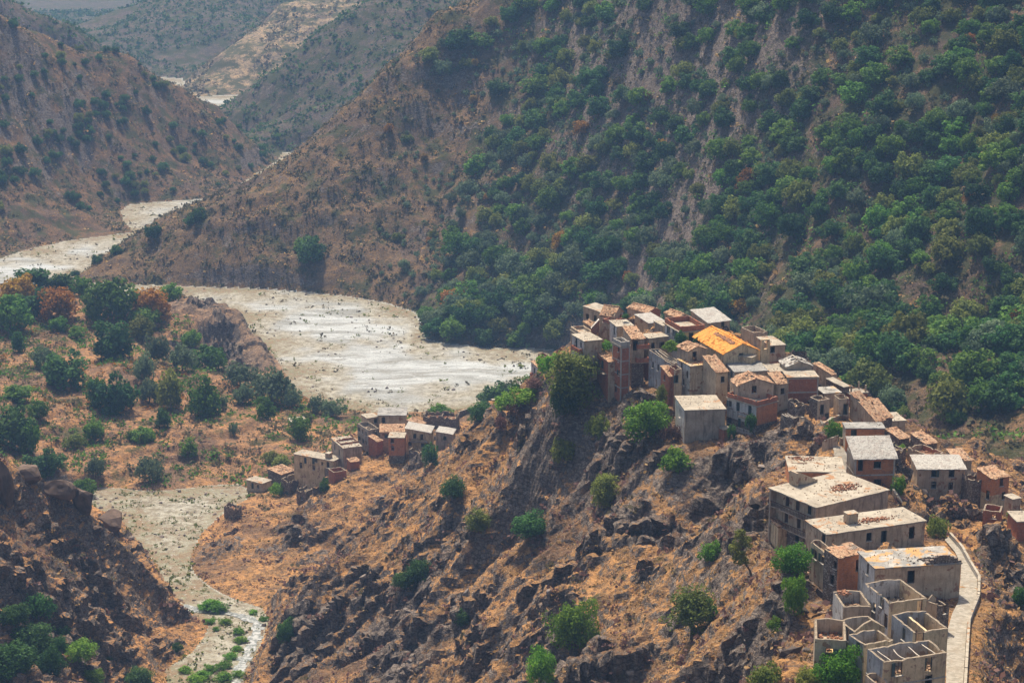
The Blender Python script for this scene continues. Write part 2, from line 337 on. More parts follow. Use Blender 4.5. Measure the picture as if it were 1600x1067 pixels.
HS('house', 'house with torn tiled lean roof and brick balconies right beside the brick tower', (987.3,530), (977.5,517), (1004,526.5), 389, 11.5, 'mono', 'plaster', 'plaster', pitch=0.12, holes=0.08, lower=(6.2,'stone_masonry'), opA=[(993,540,1.1,2.2),(1000,536,1.0,1.6),(999,552,1.0,2)], balA=2, maxD=9)
HS('house', 'flat pale roofed house with brick lower wall between torn tiles and green bush', (1014.1,529.6), (1003,523.1), (1043.2,526.1), 391, 9, 'flat', 'plaster', opA='2x1', lower=(4.6,'brick'), maxD=8)
HS('ruined_house', 'long roofless ruin with tall blue grey side wall above the cliff', (1048.3,568), (1016.2,546.5), (1061,564), 376, 9.5, 'open', 'plaster', 'blue_grey_wall', opB=[(1020.2,570,.8,1.3),(1028.3,574,.8,1.4),(1036,588,.8,1.3)], floor=1.6, beams=3)
HS('outbuilding', 'narrow red brick turret with a tiny tiled roof against the blue wall', (1045,588), (1033,580.8), (1048.5,587), 372, 8.5, 'mono', 'brick', opB=[(1038.3,589.5,.7,1.2)], pitch=0.3)
HS('ruined_house', 'thin crumbling brick stair tower standing at the corner of the blue walled ruin', (1054,577), (1048.8,571.2), (1062,575), 371, 10, 'open', 'plaster', 'brick', opA=[(1057,592,.9,1.6)], floor=1.2)
HS('house', 'wide pale sheet roofed house behind the torn tiled roofs', (1013,505), (997,495.5), (1033,500), 412, 5, 'mono', 'plaster', pitch=0.1, rm='grey_sheet')
HS('house', 'broad old tiled house with brick gable at the back of the village crown', (1012.4,489), (982,480.5), (1029,484), 426, 5, 'gable', 'brick', 'plaster', ridge='L', pitch=0.36, holes=0.07)
HS('house', 'yellow and white house with brick parapet roof terrace left of the orange church roof', (1063.2,510.5), (1041.4,496), (1099.8,506.5), 389, 6.4, 'flat', 'yellow_plaster', 'whitewash', parapet=(1.1,'brick'), opA=[(1079.8,527,1.1,2.2)], opB=[(1045.4,514,.8,1.6),(1051.7,520,.8,1.6),(1057,524,.8,1.6)], overhang=0.35)
HS('outbuilding', 'small white roofed hut left of the yellow parapet house', (1036,510), (1024.5,502.8), (1042,508), 398, 4.5, 'flat', 'grey_render', opA='1x1')
HS('house', 'house with wavy grey sheet roof behind the yellow parapet house', (1106,504.5), (1084,492.5), (1137,499), 412, 6, 'mono', 'plaster', pitch=0.16, rm='grey_sheet', opA=[(1129.4,507,.8,1.5)], overhang=0.3)
HS('church', 'church with large bright orange tiled gable roof and cream side wall', (1131,553), (1088,525.5), (1184,546), 372, 6.2, 'gable', 'cream_plaster', 'cream_plaster', ridge='L', pitch=0.44, rm='orange_tile', holes=0.0, opA=[(1158,553,1.0,1.0)], belfry=1, overhang=0.25)
HS('outbuilding', 'low flat annex with white roof in front of the church gable', (1174,560), (1142,556), (1186,557), 371.5, 3.6, 'flat', 'cream_plaster', maxD=5)
HS('house', 'house with mixed tile and slab roof right behind the church', (1203,541), (1186,527.5), (1224,537.5), 388, 6, 'flat', 'plaster', opA=[(1201,541,1,1.3)], lower=(2.6,'brick'))
HS('house', 'house with dark weathered square slab roof in front of the church', (1148.2,582), (1128.2,555.3), (1198.4,577), 366, 7.5, 'flat', 'grey_render', 'whitewash', opB=[(1132.3,571,.8,1.6),(1138.5,581,.8,1.6),(1144.7,586,.8,1.4)], rm='roof_dark', maxD=13)
HS('house', 'small stone house with flat slab roof right of the dark slab roof', (1204,581.5), (1197,570), (1231,578.5), 366, 6, 'flat', 'stone_masonry', maxD=9)
HS('house', 'corner house with brick parapet, brick right wall and white balustrade below', (1184,627.5), (1133.4,614.5), (1220,620.5), 352, 7.8, 'flat', 'orange_brick', 'whitewash', parapet=(0.9,'brick'), lower=(3.0,'stone_masonry'), opB=[(1139.6,630.5,.8,1.2),(1153,635.6,.9,1.9),(1171.5,639.8,.9,2.0),(1138,656,.8,1.1),(1155,661,.8,1.9)], balB=2, maxW=9)
HS('hut', 'rooftop hut with smashed tiled gable standing on the brick parapet house', (1153,603), (1145,592), (1208,599), 356.5, 3.8, 'gable', 'plaster', ridge='L', pitch=0.34, holes=0.16, on=1, opA=[(1178.5,603.5,1,1.5)], maxD=7, rafters=1)
HS('house', 'plain box house with big pale flat roof and blank grey front wall', (1070,641.9), (1059,620.2), (1132.4,638.8), 354, 6.5, 'flat', 'grey_render', 'whitewash', opB=[(1062.5,645,.8,1.8)], maxD=12)
HS('hut', 'grey hut with little tiled gable and blue green door above white wall', (1076,549), (1060.5,540.7), (1103.8,544.8), 374, 4.2, 'gable', 'plaster', 'grey_render', ridge='L', pitch=0.32, opA=[(1085.3,557,1.0,2.1,'door')], on=1, maxD=8)
HS('house', 'tall white walled house with arched windows under the tiled hut', (1079,573), (1060,561.5), (1108,569), 371, 8, 'flat', 'plaster', 'whitewash', opB=[(1065.2,573,.8,1.7),(1074,585,.8,1.6),(1068,597,.8,1.3)], rm='rubble_floor', rubble=90, rubble_mat='brick_rubble')
HS('house', 'narrow tiled house wedged between white wall and dark slab roof', (1119,582), (1107,569.5), (1130,576), 366, 8, 'mono', 'plaster', opA='1x1', pitch=0.3)
# --- the right shoulder of the crown
HS('hut', 'grey gabled hut with bare pale rafters and small white window', (1229.4,573), (1220,564), (1268,570.5), 366, 3.6, 'gable', 'grey_render', ridge='L', pitch=0.36, holes=0.3, rm='grey_sheet', rafters=1, on=1, opA=[(1243.5,583,.9,1.0)])
HS('house', 'red brick box with concrete top band beneath the bare raftered hut', (1231,590.6), (1227,581), (1278,589), 361, 6.5, 'flat', 'brick', 'stone_masonry', bands=2.8, maxD=9)
HS('ruined_house', 'roofless stone ruin with two black doorways right of a dry grass bank', (1279,626), (1257.5,622), (1303,625.2), 352, 5.2, 'open', 'plaster', 'stone_masonry', opA=[(1284.4,640,.9,2.0),(1293,653,.9,2.0)], floor=0.7, maxD=7)
HS('ruined_house', 'crumbling rendered house with one tall black doorway next to the two doorway ruin', (1311,623.5), (1304,617), (1327,622.2), 353, 5.2, 'open', 'plaster', opA=[(1321,639,.9,2.3),(1313.5,641,.8,1.6)], floor=1.0, maxD=7)
HS('house', 'small house with ochre stained slab roof behind the doorway ruins', (1287.5,615.6), (1279,606.5), (1312,612.5), 362, 5, 'flat', 'plaster', rm='roof_mottled', maxD=8)
HS('house', 'dark stone house with sloping slab roof behind the ochre stained roof', (1317.5,605), (1291,596), (1327,603), 367, 6, 'mono', 'stone_masonry', pitch=0.1, rm='roof_concrete', maxD=10)
HS('house', 'long low tiled house with white verge at the far edge of the right shoulder', (1299,585.6), (1270,576.5), (1306,584), 375, 4, 'mono', 'plaster', pitch=0.2, maxD=11)
HS('house', 'flat roofed brick house with thin antenna rods at the right shoulder', (1329,617), (1319,610.5), (1354,613), 366, 4.4, 'flat', 'brick', rods=1, maxD=9)
HS('house', 'wide low house with sagging brown tiled roof behind the grey strip roof', (1368,658), (1328,643), (1381,655), 348, 3.6, 'mono', 'plaster', pitch=0.5, holes=0.05)
HS('house', 'small house with ridge of pale broken tiles right of the sagging tiled roof', (1379,653), (1358,640), (1390,649), 354, 4, 'mono', 'stone_masonry', pitch=0.35)
HS('house', 'lone box house with clean pale flat roof at the right end of the shoulder', (1381,659.5), (1374,646.5), (1411,655), 356, 4.6, 'flat', 'plaster', maxD=8)
HS('outbuilding', 'sunken shed with pale broken tiles below the lone box house', (1405,686), (1384,677), (1419,682), 345, 3, 'mono', 'stone_masonry', pitch=0.2)
HS('house', 'brick upper storey with grey strip roof and black door facing the viewer', (1322,670), (1322,661.5), (1381.6,669.4), 313, 4.6, 'flat', 'orange_brick', 'grey_render', opA=[(1334,679,1.0,2.1)], rm='roof_dark', maxD=5)
HS('house', 'two storey brick house with concrete frame, dark windows and grey slab roof', (1336.7,715.3), (1326,700), (1398,713.5), 303, 6.8, 'mono', 'orange_brick', 'grey_render', pitch=0.36, rm='grey_sheet', bands=2.9, overhang=0.45, opA=[(1371,726,1.25,1.2),(1371,754,1.25,1.2),(1344.6,727,.9,2.0)], maxD=8)
# --- the middle of the ridge
HS('house', 'low brick house with wide pale rubble strewn roof above the three storey block', (1234,737.5), (1236,712), (1320,736.5), 300, 3.6, 'flat', 'orange_brick', maxD=8, rubble=60, rubble_mat='brick_rubble', rubble_at=(0.3,0.8))
HS('house', 'three storey block with balconies and the largest pale flat roof of the village', (1284,792), (1210,762), (1389,767), 283, 9.4, 'flat', 'grey_render', 'plaster', lower=(3.0,'stone_masonry'), opB=[(1230.3,782,.9,2.0),(1246.2,788.7,.9,2.0),(1265,795,.9,1.8),(1228.4,807.5,.9,2.0),(1248,816.8,.9,2.0),(1266,820,.9,1.6),(1224.7,829,1.0,1.2),(1245.3,838.4,1.0,1.6)], balB=3, overB=1.3, rubble=150, rubble_mat='brick_rubble', rubble_at=(0.62,0.4))
HS('house', 'long single storey house with flat roof and brick heap before the balcony block', (1292,836), (1284,811), (1439,811), 267, 5.6, 'flat', 'plaster', opA=[(1357.8,838.4,.9,1.3),(1381,838.5,1.0,2.0),(1424.7,832,1.0,1.9)], opB=[(1288,830,1,1.3)], chimney=(0.35,0.5), rubble=170, rubble_mat='brick_rubble', rubble_at=(0.55,0.45), maxD=11)
HS('ruined_house', 'stone and brick house with half tiled roof showing white rafters', (1311.3,872), (1292,860), (1349.5,861), 252, 9, 'mono', 'orange_brick', 'stone_masonry', pitch=0.1, holes=0.12, rafters=1, opA=[(1341,884,.9,2.0)], opB=[(1304.6,882,.7,1.2),(1299.8,905,.8,1.5),(1308,911,.8,1.5)], maxD=7)
HS('ruined_house', 'narrow concrete annex with open terrace left of the half tiled stone house', (1291,866), (1267.5,845), (1301,863), 257, 6.5, 'open', 'plaster', opB=[(1274,866,1.1,1.4),(1285,873,1.0,1.3)], floor=0.9)
HS('house', 'wide house with grey and ochre mottled flat roof beside the curving road', (1368,889.5), (1349,863), (1500,879), 246, 5.4, 'flat', 'plaster', 'whitewash', rm='roof_mottled', opA=[(1423.6,901,1.1,1.9)], opB=[(1356,885,.8,1.7)], rubble=220, rubble_mat='loose_rock', rubble_at=(0.75,0.25), maxD=14, jag=1)
HS('ruined_house', 'roofless dark stone shell between the mottled roof and the road', (1466,944), (1446,933), (1481,938), 233, 6.0, 'open', 'stone_masonry', 'plaster', floor=2.6, opA=[(1476,952,.7,1.1)], maxD=8)
# --- roofless block at the near end
HS('ruined_house', 'roofless room with pale inner walls, highest of the near ruined block', (1391,941.5), (1355.3,911), (1445.6,932), 226, 9.5, 'open', 'cream_plaster', 'whitewash', floor=2.3, opB=[(1377,936.5,.7,1.3),(1366,948,.8,1.2),(1383.6,970,1,2.0)], opA=[(1437,946,.8,1.6)])
HS('ruined_house', 'small roofless room with rubble and slanting wall behind the near ruined block', (1318,948), (1312,924), (1358,941), 229, 7.5, 'open', 'grey_render', 'whitewash', floor=1.6, maxD=8, rubble=60, rubble_mat='brick_rubble', rubble_at=(0.3,0.8))
HS('ruined_house', 'roofless room with slanting cross wall in the middle of the near block', (1335.6,987), (1318.5,968), (1378,976), 217, 9, 'open', 'cream_plaster', 'blue_grey_wall', floor=3.2, gabA=1.3, opA=[(1355,1000,1,1.5)], opB=[(1325,985,.7,1.6)], maxD=7)
HS('ruined_house', 'roofless front room with pale blue side wall and tall window opening', (1351,1007.5), (1334.5,990), (1391,995.5), 211.5, 9, 'open', 'cream_plaster', 'blue_grey_wall', floor=3.2, opB=[(1340.5,1009,.9,1.9),(1345.5,1016,.6,1.9)], maxD=6)
HS('ruined_house', 'nearest house of the village with beige front, two windows and sagging white rafters', (1381.5,1034), (1360.6,1013), (1478,1018), 205, 10, 'open', 'cream_plaster', 'blue_grey_wall', floor=2.6, opA=[(1404.4,1044,1.0,1.7),(1451,1037,1.0,1.9),(1451,1064,1,1.7)], beams=4, maxD=6.5, cornice=(2.9,6.9))
HS('ruined_house', 'roofless double room with brick patch behind the nearest beige front', (1428,988), (1397,960), (1479,979.5), 213, 8.8, 'open', 'cream_plaster', 'blue_grey_wall', floor=2.6, opA=[(1437,1000,1.2,2.2)], cross=0.5, opB=[(1412,990,.8,1.6)], maxD=9)
HS('ruined_house', 'low roofless house with dry grass floor left of the near ruined block', (1273.5,998), (1280,967), (1322,996), 213.5, 5.2, 'open', 'plaster', 'plaster', floor=1.7, opA=[(1296,1019,1.0,1.1)], maxD=8.5)
HS('ruined_house', 'low rubble filled yard at the very foot of the nearest beige house', (1374,1072), (1352,1054), (1388,1070), 203, 6, 'open', 'plaster', floor=0.9, maxD=5)
# --- right hand group down the slope
HS('house', 'two storey rendered house with four dark windows on the right hand slope', (1434.2,732.5), (1431.5,717), (1506.2,730.5), 318, 7, 'mono', 'plaster', pitch=0.12, rm='grey_sheet', overhang=0.3, opA=[(1459,739.5,.9,1.3),(1487,739,1,1.4),(1459,757.5,.9,1.3),(1485.5,759,.8,1.4)], maxD=7)
HS('ruined_house', 'pale low tiled house with ruined gables behind the four window house', (1496,720), (1482,708), (1516,716.5), 327, 5, 'mono', 'plaster', pitch=0.15, holes=0.06)
HS('ruined_house', 'roofless brick ruin with jagged arch at the back of the right hand group', (1452,712), (1418,699), (1476,707), 333, 4, 'open', 'brick', 'plaster', floor=1.0, maxD=8)
HS('ruined_house', 'rounded dark stone shell between the four window house and the brick gable house', (1519.7,750), (1505,739), (1541,747.5), 314, 7, 'open', 'stone_masonry', floor=2.0)
HS('house', 'brick gabled house with cream lower floor and broken pale tiles at the right', (1551,748.5), (1528,738), (1576,743), 312, 9.0, 'mono', 'orange_brick', 'orange_brick', pitch=0.18, holes=0.08, lower=(6.0,'cream_plaster'), opA=[(1565,751,.8,1.4),(1568,774,.8,1.4)], opB=[(1543,773,.9,1.6)], maxD=8)
HS('ruined_house', 'low open red brick box on a pillar below the brick gable house', (1563.6,800), (1536,797.5), (1568.5,790), 297, 5.2, 'open', 'brick', floor=1.2, opB=[(1553,806,.8,.9)])
HS('outbuilding', 'small white roofed shed at the right edge beside bright green leaves', (1583,781), (1572,774.5), (1592,778), 304, 4.5, 'flat', 'plaster')
HS('house', 'pale roofed brick house cut off by the right edge of the view', (1590,816), (1582,800), (1625,812), 292, 4.5, 'flat', 'brick')
# --- lower village by the riverbed
HS('house', 'lone box house with pale flat roof and two windows, leftmost of the lower village', (409.9,756), (386,749.5), (422.4,750), 543, 5.2, 'flat', 'plaster', opB=[(394.4,759,.9,1.9),(403.3,760,.8,1.1)])
HS('ruined_house', 'stone ruin with fallen grey tiles behind the lone box house', (439,741.8), (421.2,735.2), (458,733.5), 548, 5, 'mono', 'stone_masonry', pitch=0.12, holes=0.22, maxD=9)
HS('ruined_house', 'tall roofless dark stone house right of a round green bush', (452,751.3), (443,746.5), (471.2,742), 537, 7.2, 'open', 'stone_masonry', floor=1.8, opB=[(448.5,771,.7,1.3)])
HS('ruined_house', 'small square roofless stone hut below the cream terrace row', (477.7,766.2), (467,760.3), (489.5,759.5), 527, 5.6, 'open', 'stone_masonry', floor=1.4, opB=[(471.5,778,.6,1)])
HS('terrace_row', 'long cream coloured row with many small windows and pale stepped roof', (521,721), (460,709), (530,713.5), 534, 6.2, 'flat', 'cream_plaster', opB=[(477,719.5,.9,1.9),(489.6,718.5,.9,1.9),(494.4,719.2,.8,1),(503.4,724,.8,1),(512.3,727,1,2.2),(470,727,.9,1.9),(490,730,.9,1.5)], maxD=22, chimney=(0.4,0.2))
HS('ruined_house', 'little open brick yard at the right end of the stone retaining wall', (521.5,738), (517,732), (539.5,733.5), 522, 4, 'open', 'brick', floor=1.3)
HS('ruined_house', 'tiny roofless stone hut nearest the gravel at the far left', (363.7,793), (353.5,786), (373.5,787.5), 514, 4.5, 'open', 'stone_masonry', floor=1.3)
HS('house', 'tall dark house with half tiled roof and brick roof room in the lower village', (536.5,701), (519.3,685), (564,696.5), 534, 7.5, 'flat', 'grey_render', opB=[(523,699,.9,1.9),(530,707,.9,1.9)], rubble=60, rubble_mat='brick_rubble')
HS('outbuilding', 'open brick room on top of the tall dark lower village house', (532.5,692.5), (529,686.5), (559,688), 537, 2.4, 'open', 'brick', on=1, floor=1.0)
HS('outbuilding', 'lean-to with rusty tiled roof on the rock below the tall dark house', (547.5,722), (542.5,718), (561.5,719.5), 527, 3.4, 'mono', 'brick', pitch=0.1)
HS('ruined_house', 'grey ruined house with buttressed left side and brick patches', (575,672), (559,661), (592,669), 542, 7.2, 'open', 'grey_render', opA=[(587,678,.9,2.0)], opB='3x2', floor=1.2)
HS('house', 'set back house with pale slab roof at the left rear of the lower village', (573.7,654), (563,648.5), (592,651.8), 553, 6.5, 'flat', 'plaster', opA=[(586.5,657.5,1,1.3)])
HS('house', 'house with the widest grey slab roof and streaked walls of the lower village', (591,649.5), (595,637.5), (634,648.8), 553, 6.5, 'flat', 'plaster', rm='roof_dark', opA=[(599,656.5,1.0,1.9),(623,666,.9,1.2)], maxD=11, overhang=0.3)
HS('house', 'house with patchy red and white tiled roof left behind the brick tower', (593.7,675), (595,667), (632,674.2), 541, 6.5, 'mono', 'plaster', pitch=0.15, holes=0.05, opA=[(603.3,681,.9,1.3)], maxD=6)
HS('tower_house', 'square orange brick tower house on a rock pillar in the lower village', (631.5,684.5), (607,684), (634,676.5), 533, 9, 'flat', 'orange_brick', opB=[(613,688,.9,1.3),(613.6,700,.9,1.3)], lower=(3.6,'stone_masonry'))
HS('house', 'row house with grey sheet roof and shadowed balcony right of the brick tower', (672,676.5), (633,675), (676.5,666), 538, 7.5, 'mono', 'plaster', 'cream_plaster', pitch=0.15, rm='grey_sheet', opB=[(648,681,.9,1.5),(659,683,.9,1.9),(640.5,693,.9,1.2),(660.5,694.4,1.0,1.3),(667.5,694.4,.9,1.3)], balB=1, maxW=9, overhang=0.25)
HS('house', 'end house with low grey sheet roof at the right of the lower row', (706.6,679), (681,678), (712,670.5), 537, 7, 'mono', 'grey_render', pitch=0.12, rm='grey_sheet', opB=[(695,684.5,.9,1.2)], maxW=9)
HS('ruined_house', 'long dark roofless stone house with cross wall at the rear of the lower village', (713.5,650.3), (661,648), (717,642.5), 556, 5.4, 'open', 'stone_masonry', floor=1.6, cross=0.45, crossaxis='B', maxW=8)
HS('outbuilding', 'small shed with tiled gable between the slab roof and the dark ruin', (658.5,664.5), (636,661.5), (664,660), 547, 4.5, 'mono', 'plaster', pitch=0.2, opB=[(640,664,.9,1.2)], maxW=6)
HS('outbuilding', 'small slab roofed shed half hidden among bushes beside the river', (775,628), (771,624), (791,624.5), 515, 3.5, 'flat', 'plaster')
HS('outbuilding', 'low grey double gabled shed on the ridge above the river', (815,609), (801,603.5), (832,604), 496, 3.8, 'gable', 'grey_render', ridge='L', pitch=0.4, rm='grey_sheet')
HS('house', 'narrow house with balcony poking above the slope beside the riverbed', (842,576.5), (832,569), (850,574), 452, 6, 'mono', 'plaster', 'whitewash', pitch=0.15, opB=[(835,579,.8,1.5)], balB=1)
HS('ruined_house', 'red brick ruin behind the narrow balcony house on the left spur of the crown', (851,557), (842,552.5), (858,555), 448, 5, 'open', 'brick', floor=1)
HS('field_hut', 'tiny flat roofed field hut alone on the terraces above the lower village', (455,659.5), (451,653.8), (479,656.5), 600, 2.6, 'flat', 'plaster')

# --- small ruins filling the gaps
HS('ruined_house', 'house with pillared porch and pale tiled roof tucked left of the brick tower', (951,566), (926,551), (959,563), 388, 8.5, 'mono', 'plaster', 'brick', pitch=0.12, opB=[(941,570,1.2,2.0),(934,566,1.0,1.8)], balB=1)
HS('ruined_house', 'small roofless stone pen with bare beams beside the corner brick house', (1238,652), (1221,645), (1247,649), 346, 4, 'open', 'stone_masonry', floor=1.2, beams=3)
HS('ruined_house', 'knee high square ruin in the dry grass under the red brick box', (1247,630), (1232,624.5), (1256,627), 352, 3.2, 'open', 'stone_masonry', floor=1.0)
HS('ruined_house', 'tumbled stone shell between the framed brick house and the sunken shed', (1401,701), (1384,692), (1414,697.5), 335, 3.6, 'open', 'stone_masonry', floor=1.0)
HS('outbuilding', 'tiny brick shed at the left foot of the corner brick house', (1131,672), (1117,664.5), (1135,670.5), 353, 3, 'flat', 'brick')
HS('outbuilding', 'narrow cream annex on the left side of the three storey block', (1216,823), (1206,814), (1223,820), 289, 6, 'mono', 'cream_plaster', pitch=0.15)
HS('hut', 'low brick rooftop box on the left end of the low brick house', (1237,723), (1238,714), (1261,722.5), 304, 1.5, 'open', 'brick', on=1, floor=0.7, maxD=4)
HS('ruined_house', 'small dark roofed ruin left of the ochre stained roof', (1262,604), (1247,599), (1272,601.5), 363, 5, 'mono', 'stone_masonry', pitch=0.2, holes=0.1)
HS('ruined_house', 'low tiled ruin sagging toward the right slope above the four window house', (1447,694), (1424,684), (1462,690), 342, 4, 'mono', 'stone_masonry', pitch=0.2, holes=0.15)
HS('ruined_house', 'broken brick corner walls just above the four window house roof', (1474,716), (1458,709), (1484,713), 326, 4.2, 'open', 'plaster', 'brick', floor=.9)
HS('ruined_house', 'roofless shell behind the church on the far edge of the crown', (1178,520), (1162,511), (1196,516), 402, 5, 'open', 'plaster', floor=1.2)
HS('house', 'low tiled house squeezed between the white roofs at the back of the crown', (1060,497), (1042,488), (1074,493), 416, 4.5, 'gable', 'plaster', ridge='L', pitch=0.35, holes=.05)
HS('house', 'small house with crooked tiled roof below the church annex', (1214,600), (1202,591), (1230,597), 360, 5.5, 'mono', 'plaster', pitch=0.25, opA='1x1', holes=.04)
HS('ruined_house', 'dark stone pen on the rock below the row house of the lower village', (655,706), (640,702), (662,702.5), 531, 3.5, 'open', 'stone_masonry', floor=1)
HS('outbuilding', 'small tiled shed between the grey ruin and the patchy tiled house', (589,690), (577,685), (596,687), 537, 4, 'mono', 'brick', pitch=.2)

# ------------------------------------------------------------------ terrain survey
CT = []
def cy(px, py, Y, t): p = atY(px, py, Y); CT.append((*p, t))
def cz(px, py, z, t): p = atZ(px, py, z); CT.append((*p, t))
def cw(x, y, z, t): CT.append((x, y, z, t))
for a in ((1500,1060,218),(1495,1000,230),(1530,900,258),(1600,1067,228),(1600,900,273),(1560,950,253),(1480,830,276),(1440,780,297),(1405,715,320),
          (1550,850,284),(1590,835,296),(1470,795,314),(1580,805,297),(1200,860,287),(1220,900,268),(1200,1067,234),(1100,1000,260),(1000,1067,264),(900,950,308),
          (700,950,358),(700,1067,321),(1000,800,330),(800,800,382),(1150,760,326),(1200,720,332),(1250,700,328),(1050,700,355),(900,700,386),(950,660,388),
          (860,640,408),(1100,860,300),(1100,930,278),(600,880,394),(550,1000,378),(800,1067,300),(1300,1067,213),(1250,1000,238),(830,600,422),(760,650,428),
          (690,702,434),(620,785,425),(560,852,412),(480,900,404),(430,980,388),(400,1060,370),(560,780,500),(450,830,497),(400,900,466),(385,860,484),
          (500,870,455),(440,930,440),(640,727,525),(600,762,506),(660,742,512),(600,805,485),(700,702,521),(800,620,462),(760,642,494),(722,666,531),(1330,735,300),(1290,690,330)):
    cy(*a, 'ridge')
for a in ((290,468,733),(350,497,716),(400,533,692),(430,563,680),(320,540,697),(385,580,674)): cy(*a, 'bank')
for a in ((10,520,34),(40,520,32),(70,430,50),(0,590,6),(60,440,48),(110,400,56),(80,350,72),(100,310,74),(120,250,74),(100,200,82),(88,150,86),(62,150,92),(45,150,100),
          (0,150,74),(-45,150,26),(-54,250,14),(-60,320,9),(-66,380,5.5),(80,420,52)):
    cw(*a, 'ridge')
for a in ((1600,500,520),(1400,610,480),(1550,740,410),(1480,700,420),(1500,600,470),(1270,560,530),(1250,500,580),(1250,300,640),(1250,100,700),(1250,0,730),(1000,480,690),
          (1000,300,750),(1000,100,808),(1000,0,835),(840,400,775),(820,200,868),(850,50,915),(1500,300,595),(1500,100,648),(1600,0,665),(1600,200,580),(1600,350,548),(1450,450,550)):
    cy(*a, 'wood')
cz(840,543,1,'wood'); cz(700,533,1,'wood'); cz(655,495,1,'wood')
for a in ((100,830,195),(200,740,205),(0,980,170),(260,620,170),(210,500,112),(190,420,85),(50,560,14),(30,640,3),(140,380,66)): cw(*a, 'wood')
for a in ((340,330,866),(480,250,888),(590,130,920),(690,30,952),(760,0,968),(400,380,843),(560,350,848),(600,250,884),(700,350,834),(700,200,895),(650,450,797),(200,408,852)): cy(*a, 'spur')
for a in ((125,441,1),(300,446,1),(480,456,1),(600,472,1)): cz(*a, 'spur')
for a in ((-140,965,1),(-95,1010,5),(-50,1040,30),(10,1080,90)): cw(*a, 'spur')
for a in ((0,30,1063),(200,80,1141),(330,170,1165),(0,200,1000),(100,200,1040),(200,230,1075),(300,250,1105),(100,300,1000),(0,300,955),(-150,0,1040)): cy(*a, 'lhill')
for a in ((430,250,1),(0,390,.5),(110,365,1),(200,318,1),(330,309,.6)): cz(*a, 'lhill')
for a in ((-330,1300,20),(-250,1330,6)): cw(*a, 'lhill')
for a in ((0,0,1300),(110,50,1340),(200,105,1380),(250,135,1400),(-100,-60,1300),(300,60,1680),(250,60,1690),(350,30,1720),(200,40,1720),(140,50,1760),(200,15,1800),(260,-10,1820),(320,-40,1840),
          (110,25,2500),(60,10,2700),(110,5,3300),(420,130,1300),(360,165,1320),(480,75,1320),(540,25,1350),(600,-10,1380),(450,190,1235),(520,160,1250),(560,100,1280),(560,210,1200),(600,150,1220),(650,60,1300)): cy(*a, 'far')
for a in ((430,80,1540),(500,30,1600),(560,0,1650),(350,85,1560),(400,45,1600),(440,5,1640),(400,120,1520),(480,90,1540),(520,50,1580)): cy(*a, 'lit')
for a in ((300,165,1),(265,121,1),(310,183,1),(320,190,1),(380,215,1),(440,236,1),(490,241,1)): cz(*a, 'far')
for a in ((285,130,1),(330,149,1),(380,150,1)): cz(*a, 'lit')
for a in ((-265,1230,20),(-305,1180,42),(-346,1520,0),(-300,1530,-4),(-400,1500,18),(-400,2000,-40),(-350,2050,-32),(-240,1640,8),(-205,1760,30),(-200,1400,1),(-170,1400,4),(-150,1430,20),(-125,1450,40),
          (-900,3000,60),(900,3000,300),(0,4400,120),(1500,4400,200),(-1500,4400,100),(-450,2400,-30),(-700,2300,40),(200,1700,180),(700,1500,230),(-600,1500,80)): cw(*a, 'far')
for a in ((270,500,715),(300,650,600),(100,600,622),(450,660,600),(30,450,738),(0,640,584),(180,470,742),(100,520,692),(200,560,662),(400,700,575),(60,700,570),
          (160,740,553),(-100,560,652),(380,600,648),(300,590,645)): cy(*a, 'terrace')
for a in ((445,586,.6),(550,640,.6),(250,742,2),(370,750,2),(100,463,.5)): cz(*a, 'terrace')
for a in ((150,790,440),(60,745,430),(0,700,425),(240,900,438),(280,960,436),(0,900,378),(0,1067,342),(150,1000,388),(250,1060,398),(-100,650,420),(-120,900,360),(100,880,405),(200,950,412),(0,800,402)): cy(*a, 'cliff')
for a in ((330,990,3),(310,1010,3)): cz(*a, 'cliff')
for a in ((-108,490,12),(-135,505,16),(-98,520,5),(-110,150,60),(-130,250,60),(-122,320,46),(-180,400,70),(-170,500,40)): cw(*a, 'cliff')
for a in ((180,766,1),(300,766,1),(250,850,2),(300,900,2.5),(390,970,3),(380,1067,4),(300,1067,4)): cz(*a, 'ridge')
NTAG = len(CT)
for H in HOUSES:
    if H['kw'].get('on'): continue
    c, s = math.cos(H['th']), math.sin(H['th']); bz = H['n'][2] - H['h'] + 0.4
    for lx, ly, dz in ((-.8, -.8, 0), (H['W'] + .8, -.6, .5), (-.6, H['D'] + .8, .5), (H['W'], H['D'], 1.6)):
        CT.append((H['n'][0] + lx * c - ly * s, H['n'][1] + lx * s + ly * c, bz + dz, 'ridge'))
P = np.array([c[:3] for c in CT]); TAGS = [c[3] for c in CT]
